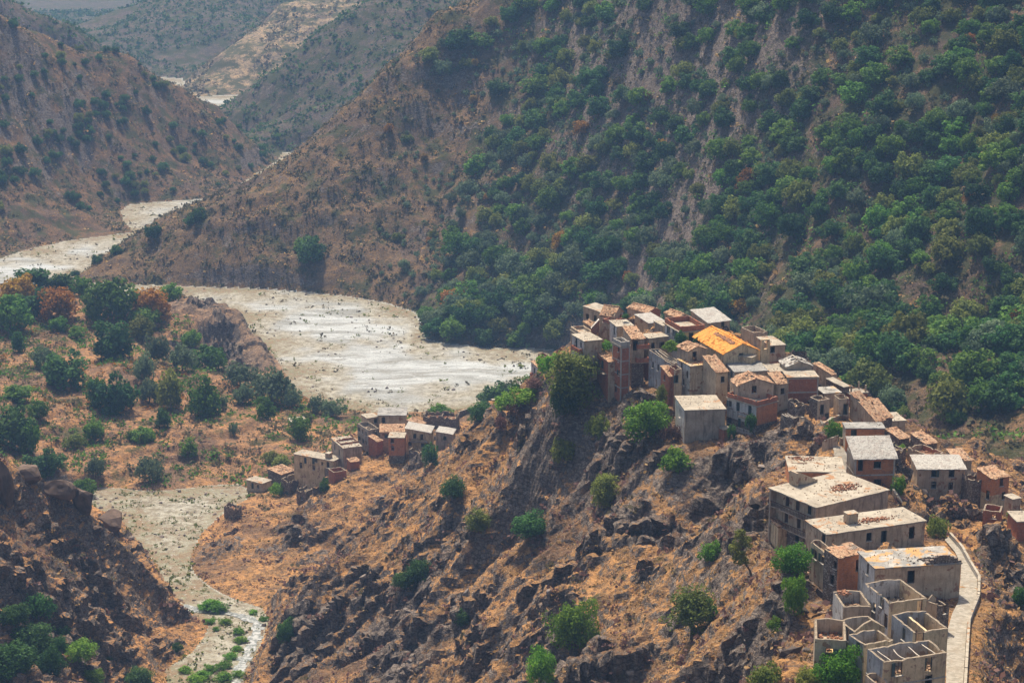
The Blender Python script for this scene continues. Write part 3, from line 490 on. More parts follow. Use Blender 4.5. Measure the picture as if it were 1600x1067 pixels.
# thin out contradicting house points closer than 1.5 m
keep = []
for i in range(len(P)):
    if i >= NTAG and any(np.hypot(*(P[i, :2] - P[k, :2])) < 2.0 for k in keep): continue
    keep.append(i)
P = P[keep]; TAGS = [TAGS[i] for i in keep]
def kern(d2): return np.sqrt(d2 + 36.0)
n = len(P); d2 = ((P[:, None, :2] - P[None, :, :2]) ** 2).sum(-1)
Amat = np.zeros((n + 3, n + 3)); Amat[:n, :n] = kern(d2) - np.eye(n) * 1.2
Q = np.c_[np.ones(n), P[:, :2] / 1000]; Amat[:n, n:] = Q; Amat[n:, :n] = Q.T
COEF = np.linalg.solve(Amat, np.r_[P[:, 2], 0, 0, 0])
def rbf(x, y):
    out = np.empty(x.size); xs = x.ravel(); ys = y.ravel()
    for i in range(0, xs.size, 20000):
        a = xs[i:i + 20000]; b = ys[i:i + 20000]
        k = np.sqrt((a[:, None] - P[None, :, 0]) ** 2 + (b[:, None] - P[None, :, 1]) ** 2 + 36.0)
        out[i:i + 20000] = k @ COEF[:n] + COEF[n] + COEF[n + 1] * a / 1000 + COEF[n + 2] * b / 1000
    return out.reshape(x.shape)
# riverbeds as plan outlines
RIV = [[(960,560),(840,546),(760,543),(700,538),(665,530),(655,503),(648,489),(600,474),(540,464),(480,457),(400,452),(300,448),(200,446),(125,442),(112,433),(130,424),(160,405),(200,389),(235,370),
        (270,351),(300,337),(335,324),(350,315),(400,288),(445,260),(490,249),(497,240),(480,236),(440,239),(432,252),(400,272),(340,309),(300,313),(240,317),(200,321),(187,330),(192,346),(207,364),
        (150,371),(100,377),(50,389),(0,404),(-200,430),(-200,478),(0,466),(100,466),(200,466),(285,462),(330,480),(370,503),(405,532),(430,560),(445,585),(460,612),(490,628),(550,641),(600,648),
        (650,645),(720,640),(790,625),(850,612),(930,600)],
       [(318,174),(303,164),(298,153),(340,151),(385,150),(402,157),(360,166)], [(250,122),(283,124),(292,134),(268,137)]]
TRIB = [(60,775),(155,758),(240,764),(300,758),(370,751),(388,762),(385,778),(352,800),(312,838),(296,880),(302,905),(332,930),(365,948),(408,962),(420,985),(405,1030),(385,1067),(370,1140),(270,1160),(258,1067),
        (298,1040),(318,1012),(326,992),(285,962),(262,930),(245,890),(215,850),(190,815),(150,800)]
def sdist(poly, x, y):
    """signed distance to a plan polygon (negative inside)"""
    d = np.full(x.shape, 1e9); ins = np.zeros(x.shape, bool)
    for (x0, y0), (x1, y1) in zip(poly, poly[1:] + poly[:1]):
        ex, ey = x1 - x0, y1 - y0; t = np.clip(((x - x0) * ex + (y - y0) * ey) / (ex * ex + ey * ey + 1e-9), 0, 1)
        d = np.minimum(d, (x - x0 - t * ex) ** 2 + (y - y0 - t * ey) ** 2)
        cnd = ((y0 > y) != (y1 > y)) & (x < (x1 - x0) * (y - y0) / ((y1 - y0) + 1e-12) + x0); ins ^= cnd
    d = np.sqrt(d); return np.where(ins, -d, d)
def planpoly(pix, z): return [tuple(atZ(a, b, z)[:2]) for a, b in pix]
RIVP = [planpoly(p, 0) for p in RIV]; TRIBP = planpoly(TRIB, 2)
# road: left and right edge
RL = [(1471,1130),(1478,1067),(1479,1020),(1481,982),(1488,958),(1497,940),(1500,915),(1502,882),(1492,862),(1476,843)]
RR = [(1500,1130),(1505,1067),(1508,1017),(1511,973),(1519,952),(1526,935),(1527,905),(1512,880),(1500,858),(1482,838)]
def road_z(Y): return 90.6 + (Y - 217) * -0.06
def road_pts(lst):
    o = []
    for a, b in lst:
        z = 90.0
        for _ in range(4): p = atZ(a, b, z); z = road_z(p[1])
        o.append(p)
    return o
RLW, RRW = road_pts(RL), road_pts(RR)
ROADP = [tuple(p[:2]) for p in RLW] + [tuple(p[:2]) for p in RRW[::-1]]

# polar sheet: fine near the village, coarser with distance
ANG = np.linspace(R(-21), R(21), 800)
rad = [125.0]
while rad[-1] < 4700:
    r = rad[-1]
    st = 2.0 if r < 185 else 0.62 if r < 450 else 0.62 + (r - 450) * 0.0026 if r < 1000 else 2.05 + (r - 1000) * 0.0055 if r < 1900 else 7 + (r - 1900) * 0.03
    rad.append(r + st)
RAD = np.array(rad)
TH, RD = np.meshgrid(ANG, RAD); GX = RD * np.sin(TH); GY = RD * np.cos(TH)
def up2(fn):   # evaluate every third sample, then interpolate
    i = np.r_[np.arange(0, len(RAD) - 1, 2), len(RAD) - 1]; j = np.r_[np.arange(0, len(ANG) - 1, 2), len(ANG) - 1]
    sub = fn(GX[np.ix_(i, j)], GY[np.ix_(i, j)])
    t1 = np.empty((len(RAD), len(j)))
    for k in range(len(j)): t1[:, k] = np.interp(np.arange(len(RAD)), i, sub[:, k])
    t2 = np.empty((len(RAD), len(ANG)))
    for k in range(len(RAD)): t2[k] = np.interp(np.arange(len(ANG)), j, t1[k])
    return t2
Z0 = up2(rbf)
SPC = np.gradient(RAD)[:, None] + 0 * TH
# region weights
TN = ['ridge', 'wood', 'spur', 'lhill', 'far', 'terrace', 'cliff', 'bank', 'lit']
SOIL = dict(ridge=(.30, .168, .074), wood=(.095, .064, .040), spur=(.125, .08, .042), lhill=(.118, .07, .036), lit=(.27, .20, .12), far=(.075, .062, .048), terrace=(.27, .148, .072), cliff=(.34, .182, .078), bank=(.2, .14, .10))  # lit: sunlight on the far slope is put into its paler soil
VEG = dict(ridge=.02, wood=.55, spur=.34, lhill=.4, lit=.5, far=.5, terrace=.3, cliff=.02, bank=0)
RKN = dict(ridge=.92, wood=.0, spur=.42, lhill=.3, lit=.3, far=.25, terrace=.1, cliff=1.0, bank=1.2)
def weights(x, y):
    out = np.zeros((len(TN),) + x.shape)
    for k in range(min(NTAG, len(P))):
        out[TN.index(TAGS[k])] += 1 / ((x - P[k, 0]) ** 2 + (y - P[k, 1]) ** 2 + 60) ** 2
    return out / out.sum(0)
_i = np.r_[np.arange(0, len(RAD) - 1, 3), len(RAD) - 1]; _j = np.r_[np.arange(0, len(ANG) - 1, 3), len(ANG) - 1]
_sub = weights(GX[np.ix_(_i, _j)], GY[np.ix_(_i, _j)])
_ri = np.clip(np.searchsorted(_i, np.arange(len(RAD))), 0, len(_i) - 1); _rj = np.clip(np.searchsorted(_j, np.arange(len(ANG))), 0, len(_j) - 1)
WT = _sub[:, _ri][:, :, _rj]
W = dict(zip(TN, WT))
SR = np.minimum.reduce([sdist(p, GX, GY) for p in RIVP]); STB = sdist(TRIBP, GX, GY); SRD = sdist(ROADP, GX, GY)
# distance to the nearest house
HD = np.full(GX.shape, 99.0); HIN = []
near = (RD > 180) & (RD < 640)
gx, gy = GX[near], GY[near]; hd = np.full(gx.shape, 99.0)
for H in HOUSES:
    c, s = math.cos(H['th']), math.sin(H['th']); dx = gx - H['n'][0]; dy = gy - H['n'][1]
    lx = dx * c + dy * s; ly = -dx * s + dy * c
    ox = np.maximum(np.maximum(-lx, lx - H['W']), 0); oy = np.maximum(np.maximum(-ly, ly - H['D']), 0)
    d = np.hypot(ox, oy); hd = np.minimum(hd, d)
    if not H['kw'].get('on'): HIN.append(((lx > .15) & (lx < H['W'] - .15) & (ly > .15) & (ly < H['D'] - .15), H['n'][2] - H['h'] - 0.3))
HD[near] = hd
# relief
def octs(lst, x, y, ridged=False):
    o = 0
    for wl, amp, seed in lst:
        v = noise2(x / wl + seed, y / wl - seed, seed * .7)
        if ridged: v = 0.5 - np.abs(v) * 1.4
        att = np.clip(wl / SPC / 2.5 - 1, 0, 1); o = o + v * amp * att
    return o
calm = sstep(0.3, 4, HD) * sstep(0, 5, np.abs(SRD)) * np.where(SRD < 0, 0, 1)
rocky = W['ridge'] + W['cliff'] + W['bank']
hills = W['wood'] + W['spur'] + W['lhill'] + W['far'] + W['lit']
# ribs lean diagonally down the slopes
ca, sa = math.cos(2.02), math.sin(2.02); U = GX * ca + GY * sa; V = -GX * sa + GY * ca
big = octs([(34, 9.0, 1.3), (16, 7.0, 4.1)], U, V * .38, True)
med = octs([(8.5, 4.6, 7.7), (4.3, 1.9, 2.9)], U, V * .55, True)
sml = octs([(2.2, .55, 9.1), (1.3, .34, 5.5)], GX, GY, True)
outc = sstep(-0.05, 0.3, octs([(26, .55, 3.3), (11, .4, 8.8), (5, .2, 1.9)], GX, GY))
rel = rocky * ((big - 8.0) * 1.05 * sstep(1, 22, HD) + med * (0.35 + 0.9 * outc) * calm + sml * (0.4 + outc) * (0.25 + .75 * calm))
far_amp = sstep(900, 1500, RD)
rel = rel + hills * (octs([(120, 14, 6.1), (55, 8, 2.2)], GX, GY, True) * (0.5 - 0.2 * far_amp) + (octs([(24, 3.6, 4.4), (11, 2.2, 9.4)], GX, GY, True) + octs([(5, 1.1, 3.8)], GX, GY, True)) * (1 - .6 * W['wood']))
# terraces: stepped ground
zt = Z0 + octs([(40, 2.5, 5.9), (15, 1.1, 2.6)], GX, GY)
stp = 1.9; fr = zt / stp - np.floor(zt / stp); zst = (np.floor(zt / stp) + sstep(0.66, 0.98, fr)) * stp
edge = sstep(1, 12 + np.clip(RD - 700, 0, 2000) * .05, np.minimum(np.abs(SR), np.abs(STB)))
Zr = Z0 + rel * (0.12 + 0.88 * np.maximum(edge, .6 * W['bank']))
per = 3.6 + 1.2 * octs([(60, 1.0, 2.2)], GX, GY); zq = Zr + octs([(14, 2.0, 3.4), (5, .8, 6.3)], GX, GY) + U * .35
frq = zq / per - np.floor(zq / per); led = (np.floor(zq / per) + sstep(0.45, 0.85, frq)) * per - zq
Zr = Zr + led * rocky * np.clip(outc * 1.1, 0, .95) * calm * np.maximum(edge, .75 * W['bank']) * (RD < 780)
Zr = Zr * (1 - W['terrace']) + (zst + octs([(3, .35, 7.1)], GX, GY)) * W['terrace']
gully = hills * 0
ZB = np.where(STB < SR, np.clip(1 + (560 - GY) * .028, .4, 6), 0.0)
SB = np.minimum(SR, STB)
bed = ZB + octs([(30, .35, 1.1), (9, .22, 4.7), (3, .16, 8.3)], GX, GY)
Zr = np.maximum(Zr, ZB + np.clip(SB, 0, 40) * 0.06 + 0.1)
Z = np.where(SB <= 0, bed, bed + (Zr - bed) * sstep(0, 5.0 + np.clip(RD - 600, 0, 900) * .01, SB))
# cut flat for houses and road
zn = Z[near]
for m_, zf in HIN: zn = np.where(m_, np.minimum(zn, zf), zn)
Z[near] = zn
rz = road_z(GY); k = 1 - sstep(0.8, 5.0, SRD); Z = np.where(SRD < 40, Z * (1 - k) + (rz - 0.3) * k, Z)
OUTC = outc
def gidx(x, y):
    r = np.hypot(x, y); a = np.arctan2(x, y)
    fi = np.interp(r, RAD, np.arange(len(RAD))); fj = np.clip((a - ANG[0]) / (ANG[1] - ANG[0]), 0, len(ANG) - 1.001); return fi, fj
def sample(Gd, x, y):
    fi, fj = gidx(np.asarray(x, float), np.asarray(y, float)); i = np.minimum(fi.astype(int), len(RAD) - 2); j = fj.astype(int); a = fi - i; b = fj - j
    return Gd[i, j] * (1 - a) * (1 - b) + Gd[i + 1, j] * a * (1 - b) + Gd[i, j + 1] * (1 - a) * b + Gd[i + 1, j + 1] * a * b
def ground(x, y): return float(sample(Z, x, y))
def hit(px, py, y0=150, y1=3000):
    """first point of the ground along a sight line"""
    d = ray(px, py); ys = np.concatenate([np.arange(y0, 1000, .7), np.arange(1000, y1, 4)])
    pts = d[None] * (ys / d[1])[:, None]; zz = pts[:, 2] + CAMZ
    below = zz < sample(Z, pts[:, 0], pts[:, 1]); i = int(np.argmax(below)) if below.any() else len(ys) - 1
    return np.array([pts[i, 0], pts[i, 1], ground(pts[i, 0], pts[i, 1])])
# small relief pushed out along the normal
dZr = np.gradient(Z, axis=0) / SPC; dZa = np.gradient(Z, axis=1) / (RD * (ANG[1] - ANG[0]))
gxn = dZr * np.sin(TH) + dZa * np.cos(TH); gyn = dZr * np.cos(TH) - dZa * np.sin(TH)
nl = np.sqrt(gxn ** 2 + gyn ** 2 + 1); NX, NY, NZ = -gxn / nl, -gyn / nl, 1 / nl
amp = rocky * sstep(0, 4, SB) * (0.25 + 0.75 * calm) * (RD < 780)
msk = amp > 0.05
dsp = np.zeros(GX.shape)
xx, yy, zz = GX[msk], GY[msk], Z[msk]
q = (0.5 - np.abs(noise3(xx / 5, yy / 5, zz / 3.2)) * 1.5) * 1.7 + (0.5 - np.abs(noise3(xx / 2.1 + 9, yy / 2.1, zz / 1.6)) * 1.5) * .85 + noise3(xx / .9, yy / .9 + 7, zz / .8) * .3
dsp[msk] = (q * amp[msk] * (0.35 + 0.9 * OUTC[msk]))
VX, VY, VZ = GX + NX * dsp, GY + NY * dsp, Z + NZ * dsp
soil = sum(W[t][..., None] * np.array(SOIL[t]) for t in TN)
rockv = sum(W[t] * RKN[t] for t in TN) * (0.35 + 0.9 * OUTC); rockv = np.where(HD < 6, rockv * 0.6, rockv)
for a_, b_, r_, g_ in ((1165,790,12,.9),(1190,840,9,.8),(1110,760,12,.8),(985,640,9,.9),(1150,705,9,.7),(930,700,9,.6),(1010,760,8,.6),(640,740,8,.9),(560,800,12,.7),(660,960,10,.6),(500,960,9,.8),(880,1040,7,.7),(1180,960,9,.7),(1230,1010,6,.7),(840,700,9,.5),(640,1040,8,.7)):
    p_ = hit(a_, b_); rockv = rockv + g_ * np.exp(-((GX - p_[0]) ** 2 + (GY - p_[1]) ** 2) / (2 * r_ * r_)) * (0.6 + .5 * OUTC)
vegv = sum(W[t] * VEG[t] for t in TN)
soil = np.concatenate([soil, np.ones(GX.shape + (1,))], -1)
# split the sheet into the named pieces of land (they share their border vertices)
NI, NJ = GX.shape
reg = WT.argmax(0); reg = np.where(SR < 0.0, 9, np.where(STB < 0.0, 10, reg))
fring = np.clip(1 - (-np.minimum(SB, 0)) / 32, 0, 1) + octs([(22, .6, 6.6), (9, .3, 2.6)], GX, GY); fring = np.where(STB < SR, 0.42 + .42 * fring, fring * .85)
cell = reg[:-1, :-1]
idx = np.arange(NI * NJ).reshape(NI, NJ)
allv = np.stack([VX, VY, VZ], -1).reshape(-1, 3); soilf = soil.reshape(-1, 4); rockf = np.where(reg >= 9, fring, rockv).reshape(-1)
LAND = [('village_ridge', 'rocky ridge of dry straw grass and dark crags carrying the village'), ('wooded_hillside', 'steep hazy hillside scattered with dark green trees behind the village'),
        ('scrub_spur', 'brown scrubby spur running down to the white riverbed'), ('scrub_hill', 'brown hillside with dark bushes left of the river bend'),
        ('far_hills', 'blue hazy hills closing the far valley'), ('terraced_slope', 'reddish terraced slope with trees left of the white riverbed'),
        ('foreground_cliff', 'dark craggy cliff with orange grass in the left foreground'), ('river_cliff', 'crumbling dark earth cliff between the terraces and the riverbed'), ('sunlit_far_slope', 'pale sunlit slope far up the valley'), ('riverbed', 'wide white gravel riverbed winding through the valley'),
        ('side_gravel_bed', 'narrow stony bed of the side stream below the cliff')]
for k, (nm, lb) in enumerate(LAND):
    ii, jj = np.nonzero(cell == k)
    if not len(ii): continue
    fc = np.stack([idx[ii, jj], idx[ii, jj + 1], idx[ii + 1, jj + 1], idx[ii + 1, jj]], -1)
    u, inv = np.unique(fc, return_inverse=True)
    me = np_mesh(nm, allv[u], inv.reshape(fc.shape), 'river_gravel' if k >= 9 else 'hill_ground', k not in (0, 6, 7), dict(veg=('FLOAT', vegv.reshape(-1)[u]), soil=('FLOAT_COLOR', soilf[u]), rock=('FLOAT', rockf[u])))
    tag(link(nm, me), lb, kind='structure')
# ------------------------------------------------------------------ houses
def panel(mb, org, sdir, ndir, Ln, top, zb, ops, t, mi, lower=None, ragged=0.0, cuts=(), tm=0):
    """wall of thickness t with real openings; ndir points inwards; top(s) gives its upper edge"""
    ss = {0.0, Ln, *[c for c in cuts if 0 < c < Ln]}
    for o in ops: ss |= {o[0], o[1]}
    if ragged or True:
        nseg = max(1, int(Ln / (0.5 if ragged else 2.5)))
        for k in range(1, nseg):
            q = Ln * k / nseg
            if all(abs(q - e) > 0.2 for e in ss) and not any(o[0] < q < o[1] for o in ops): ss.add(q)
    ss = sorted(ss)
    tops = [top(s) + ((rng.uniform(-.05, .05) - (ragged * rng.uniform(.8, 2.6) if rng.random() < (.08 if ragged < .3 else .4) else 0)) if ragged else 0) for s in ss]
    lim = min(tops) - 0.05
    zs = {zb}
    for o in ops: zs |= {min(o[2], lim - .1), min(o[3], lim)}
    if lower: zs.add(lower[0])
    zs = sorted(z for z in zs if zb <= z < lim + .01)
    nz = len(zs); nc = len(ss) - 1
    def V(i, j, d):
        z = zs[j] if j < nz else tops[i]
        return (org[0] + sdir[0] * ss[i] + ndir[0] * d, org[1] + sdir[1] * ss[i] + ndir[1] * d, z)
    def solid(i, j):
        if i < 0 or j < 0 or i >= nc or j >= nz: return False
        sm = (ss[i] + ss[i + 1]) / 2; z1 = zs[j + 1] if j + 1 < nz else (tops[i] + tops[i + 1]) / 2; zm = (zs[j] + z1) / 2
        return not any(o[0] < sm < o[1] and o[2] < zm < o[3] for o in ops)
    for i in range(nc):
        for j in range(nz):
            if not solid(i, j): continue
            zc = zs[j]; m = mi if not (lower and zc < lower[0] - .01) else lower[1]
            mb.quad(V(i, j, 0), V(i + 1, j, 0), V(i + 1, j + 1, 0), V(i, j + 1, 0), m)
            mb.quad(V(i + 1, j, t), V(i, j, t), V(i, j + 1, t), V(i + 1, j + 1, t), m if j < nz - 1 else mi)
            if not solid(i, j + 1): mb.quad(V(i, j + 1, 0), V(i + 1, j + 1, 0), V(i + 1, j + 1, t), V(i, j + 1, t), tm if j == nz - 1 else m)
            if not solid(i, j - 1): mb.quad(V(i + 1, j, 0), V(i, j, 0), V(i, j, t), V(i + 1, j, t), m)
            if not solid(i - 1, j): mb.quad(V(i, j, 0), V(i, j + 1, 0), V(i, j + 1, t), V(i, j, t), m)
            if not solid(i + 1, j): mb.quad(V(i + 1, j + 1, 0), V(i + 1, j, 0), V(i + 1, j, t), V(i + 1, j + 1, t), m)

def roof_sheet(name, root, c00, c10, c01, c11, mat, holes=0.0, sag=0.05, cell=0.55, th=0.14, debris=True):
    """tiled slope: c00->c10 along the eave, c01/c11 upper edge; tiles lie uneven, some gone"""
    c00, c10, c01, c11 = map(Vector, (c00, c10, c01, c11))
    nu = max(2, int((c10 - c00).length / cell)); nv = max(2, int((c01 - c00).length / cell))
    vs, fs, uv = [], [], []
    ph = rng.uniform(0, 9)
    for j in range(nv + 1):
        for i in range(nu + 1):
            a, b = i / nu, j / nv; p = c00.lerp(c10, a).lerp(c01.lerp(c11, a), b)
            w = math.sin(math.pi * b) * sag * 2 * math.sin(a * 5 + ph) + rng.uniform(-sag, sag)
            e = 0.12 if (j == 0) else 0
            vs.append((p.x + rng.uniform(-.04, .04), p.y + rng.uniform(-.04, .04) , p.z + w - e * rng.random()))
            uv.append((a * (c10 - c00).length, b * (c01 - c00).length))
    n0 = len(vs); vs += [(x, y, z - th) for x, y, z in vs]; uv = uv + uv
    gone = set()
    if holes:
        for _ in range(max(1, int(nu * nv * holes / 3))):
            a, b = rng.randrange(nu), rng.randrange(nv)
            for da, db in ((0, 0), (1, 0), (0, 1)):
                if rng.random() < .75: gone.add((a + da, b + db))
    I = lambda i, j: j * (nu + 1) + i
    def ok(i, j): return 0 <= i < nu and 0 <= j < nv and (i, j) not in gone
    for j in range(nv):
        for i in range(nu):
            if not ok(i, j): continue
            a, b, c, d = I(i, j), I(i + 1, j), I(i + 1, j + 1), I(i, j + 1)
            fs += [(a, b, c, d), (d + n0, c + n0, b + n0, a + n0)]
            if not ok(i, j - 1): fs.append((b, a, a + n0, b + n0))
            if not ok(i, j + 1): fs.append((d, c, c + n0, d + n0))
            if not ok(i - 1, j): fs.append((a, d, d + n0, a + n0))
            if not ok(i + 1, j): fs.append((c, b, b + n0, c + n0))
    me = bpy.data.meshes.new(name); me.from_pydata(vs, [], fs); me.materials.append(MATS[mat])
    l = me.uv_layers.new(name='UVMap'); l.data.foreach_set('uv', [q for f in fs for k in f for q in uv[k]])
    o = link(name, me, root)
    if debris:      # loose tiles, some slipped, some stacked
        mb = MB(); n = int((c10 - c00).length * (c01 - c00).length * (1.6 if holes else 0.7))
        nrm = (c10 - c00).cross(c01 - c00).normalized(); eu = (c10 - c00).normalized(); ev = (c01 - c00).normalized()
        for _ in range(n):
            p = c00.lerp(c10, rng.random()).lerp(c01.lerp(c11, rng.random()), rng.random()) + nrm * rng.uniform(.03, .12)
            an = rng.uniform(-.7, .7); u = (eu * math.cos(an) + ev * math.sin(an)); v = nrm.cross(u); tl = nrm * rng.uniform(-.25, .25)
            a, b = rng.uniform(.09, .17), rng.uniform(.16, .3)
            q = [p - u * a - v * b, p + u * a - v * b + tl * .3, p + u * a + v * b + tl, p - u * a + v * b]
            mb.quad(*[tuple(k) for k in q]); qq = [k - nrm * .05 for k in q]
            mb.quad(tuple(q[0]), tuple(qq[0]), tuple(qq[1]), tuple(q[1])); mb.quad(tuple(q[1]), tuple(qq[1]), tuple(qq[2]), tuple(q[2]))
        d = mb.build('loose_tiles', mat if mat != 'grey_sheet' else 'loose_rock', root); d['kind'] = 'stuff'
    return o

def add_window(root, org, sdir, ndir, o, kind):
    s0, s1, z0, z1 = o[:4]; mb = MB(); dpt = 0.16
    def pt(s, z, d): return (org[0] + sdir[0] * s + ndir[0] * d, org[1] + sdir[1] * s + ndir[1] * d, z)
    b = 0.05
    for a, c in (((s0 + b, z0), (s0 + b, z1)), ((s1 - b, z0), (s1 - b, z1)), ((s0, z1 - b), (s1, z1 - b))):
        mb.bar(pt(*a, dpt), pt(*c, dpt), 0.09)
    if kind == 'window':
        mb.bar(pt(s0, z0 + b, dpt), pt(s1, z0 + b, dpt), 0.09)
        if rng.random() < .45: mb.bar(pt((s0 + s1) / 2, z0, dpt), pt((s0 + s1) / 2, z1, dpt), 0.06)
    else:
        # door leaf standing ajar inside the opening
        an = rng.uniform(.5, 1.2) if kind == 'door' else 0.02; wd = (s1 - s0) - .1
        ex, ey = sdir[0] * math.cos(an) + ndir[0] * math.sin(an), sdir[1] * math.cos(an) + ndir[1] * math.sin(an)
        p = pt(s0 + .06, 0, dpt + .04)
        for k in range(4):
            q0, q1 = wd * k / 4 + .01, wd * (k + 1) / 4 - .01
            a = (p[0] + ex * q0, p[1] + ey * q0); c = (p[0] + ex * q1, p[1] + ey * q1)
            mb.quad((*a, z0), (*c, z0), (*c, z1 - .1), (*a, z1 - .1)); mb.quad((a[0] + ndir[0] * .04, a[1] + ndir[1] * .04, z1 - .1), (c[0] + ndir[0] * .04, c[1] + ndir[1] * .04, z1 - .1), (c[0] + ndir[0] * .04, c[1] + ndir[1] * .04, z0), (a[0] + ndir[0] * .04, a[1] + ndir[1] * .04, z0))
    w_ = mb.build('window' if kind == 'window' else 'door', rng.choice(['timber', 'timber', 'green_paint'] if kind == 'window' else ['timber', 'green_paint']), root)
    if kind == 'window':
        sl = MB(); a = pt(s0 - .08, z0 - .06, -.07); c = pt(s1 + .08, z0 - .06, -.07)
        sl.bar(a, c, .26, .10); sl.build('sill', 'concrete', w_)
        if rng.random() < .3:
            sh = MB(); side = rng.choice([-1, 1]); e = s0 if side < 0 else s1; wd = (s1 - s0) * .5
            sh.bar(pt(e + side * .03, (z0 + z1) / 2, -.05), pt(e + side * (wd + .03), (z0 + z1) / 2, -.05 - .1), .05, z1 - z0 - .05); sh.build('shutter', rng.choice(['timber', 'green_paint']), w_)

def rubble(root, n, x0, x1, y0, y1, z, mat, kscale=1.0, name='rubble', heap=None):
    mb = MB()
    for _ in range(n):
        if heap: a = rng.gauss(heap[0], (x1 - x0) * .10); b = rng.gauss(heap[1], (y1 - y0) * .07)
        else: a, b = rng.uniform(x0, x1), rng.uniform(y0, y1)
        a = min(max(a, x0), x1); b = min(max(b, y0), y1)
        s = rng.uniform(.05, .13) * kscale; i = len(mb.v); an = rng.uniform(0, 3.14); c, sn = math.cos(an), math.sin(an); h = rng.uniform(.0, .12)
        mb.box(-s * 1.4, s * 1.4, -s * .7, s * .7, z + h - .05, z + h + s * 1.1, 0, .05)
        for k in range(i, len(mb.v)): x, y, q = mb.v[k]; mb.v[k] = (a + x * c - y * sn, b + x * sn + y * c, q)
    o = mb.build(name, mat, root); o['kind'] = 'stuff'; return o

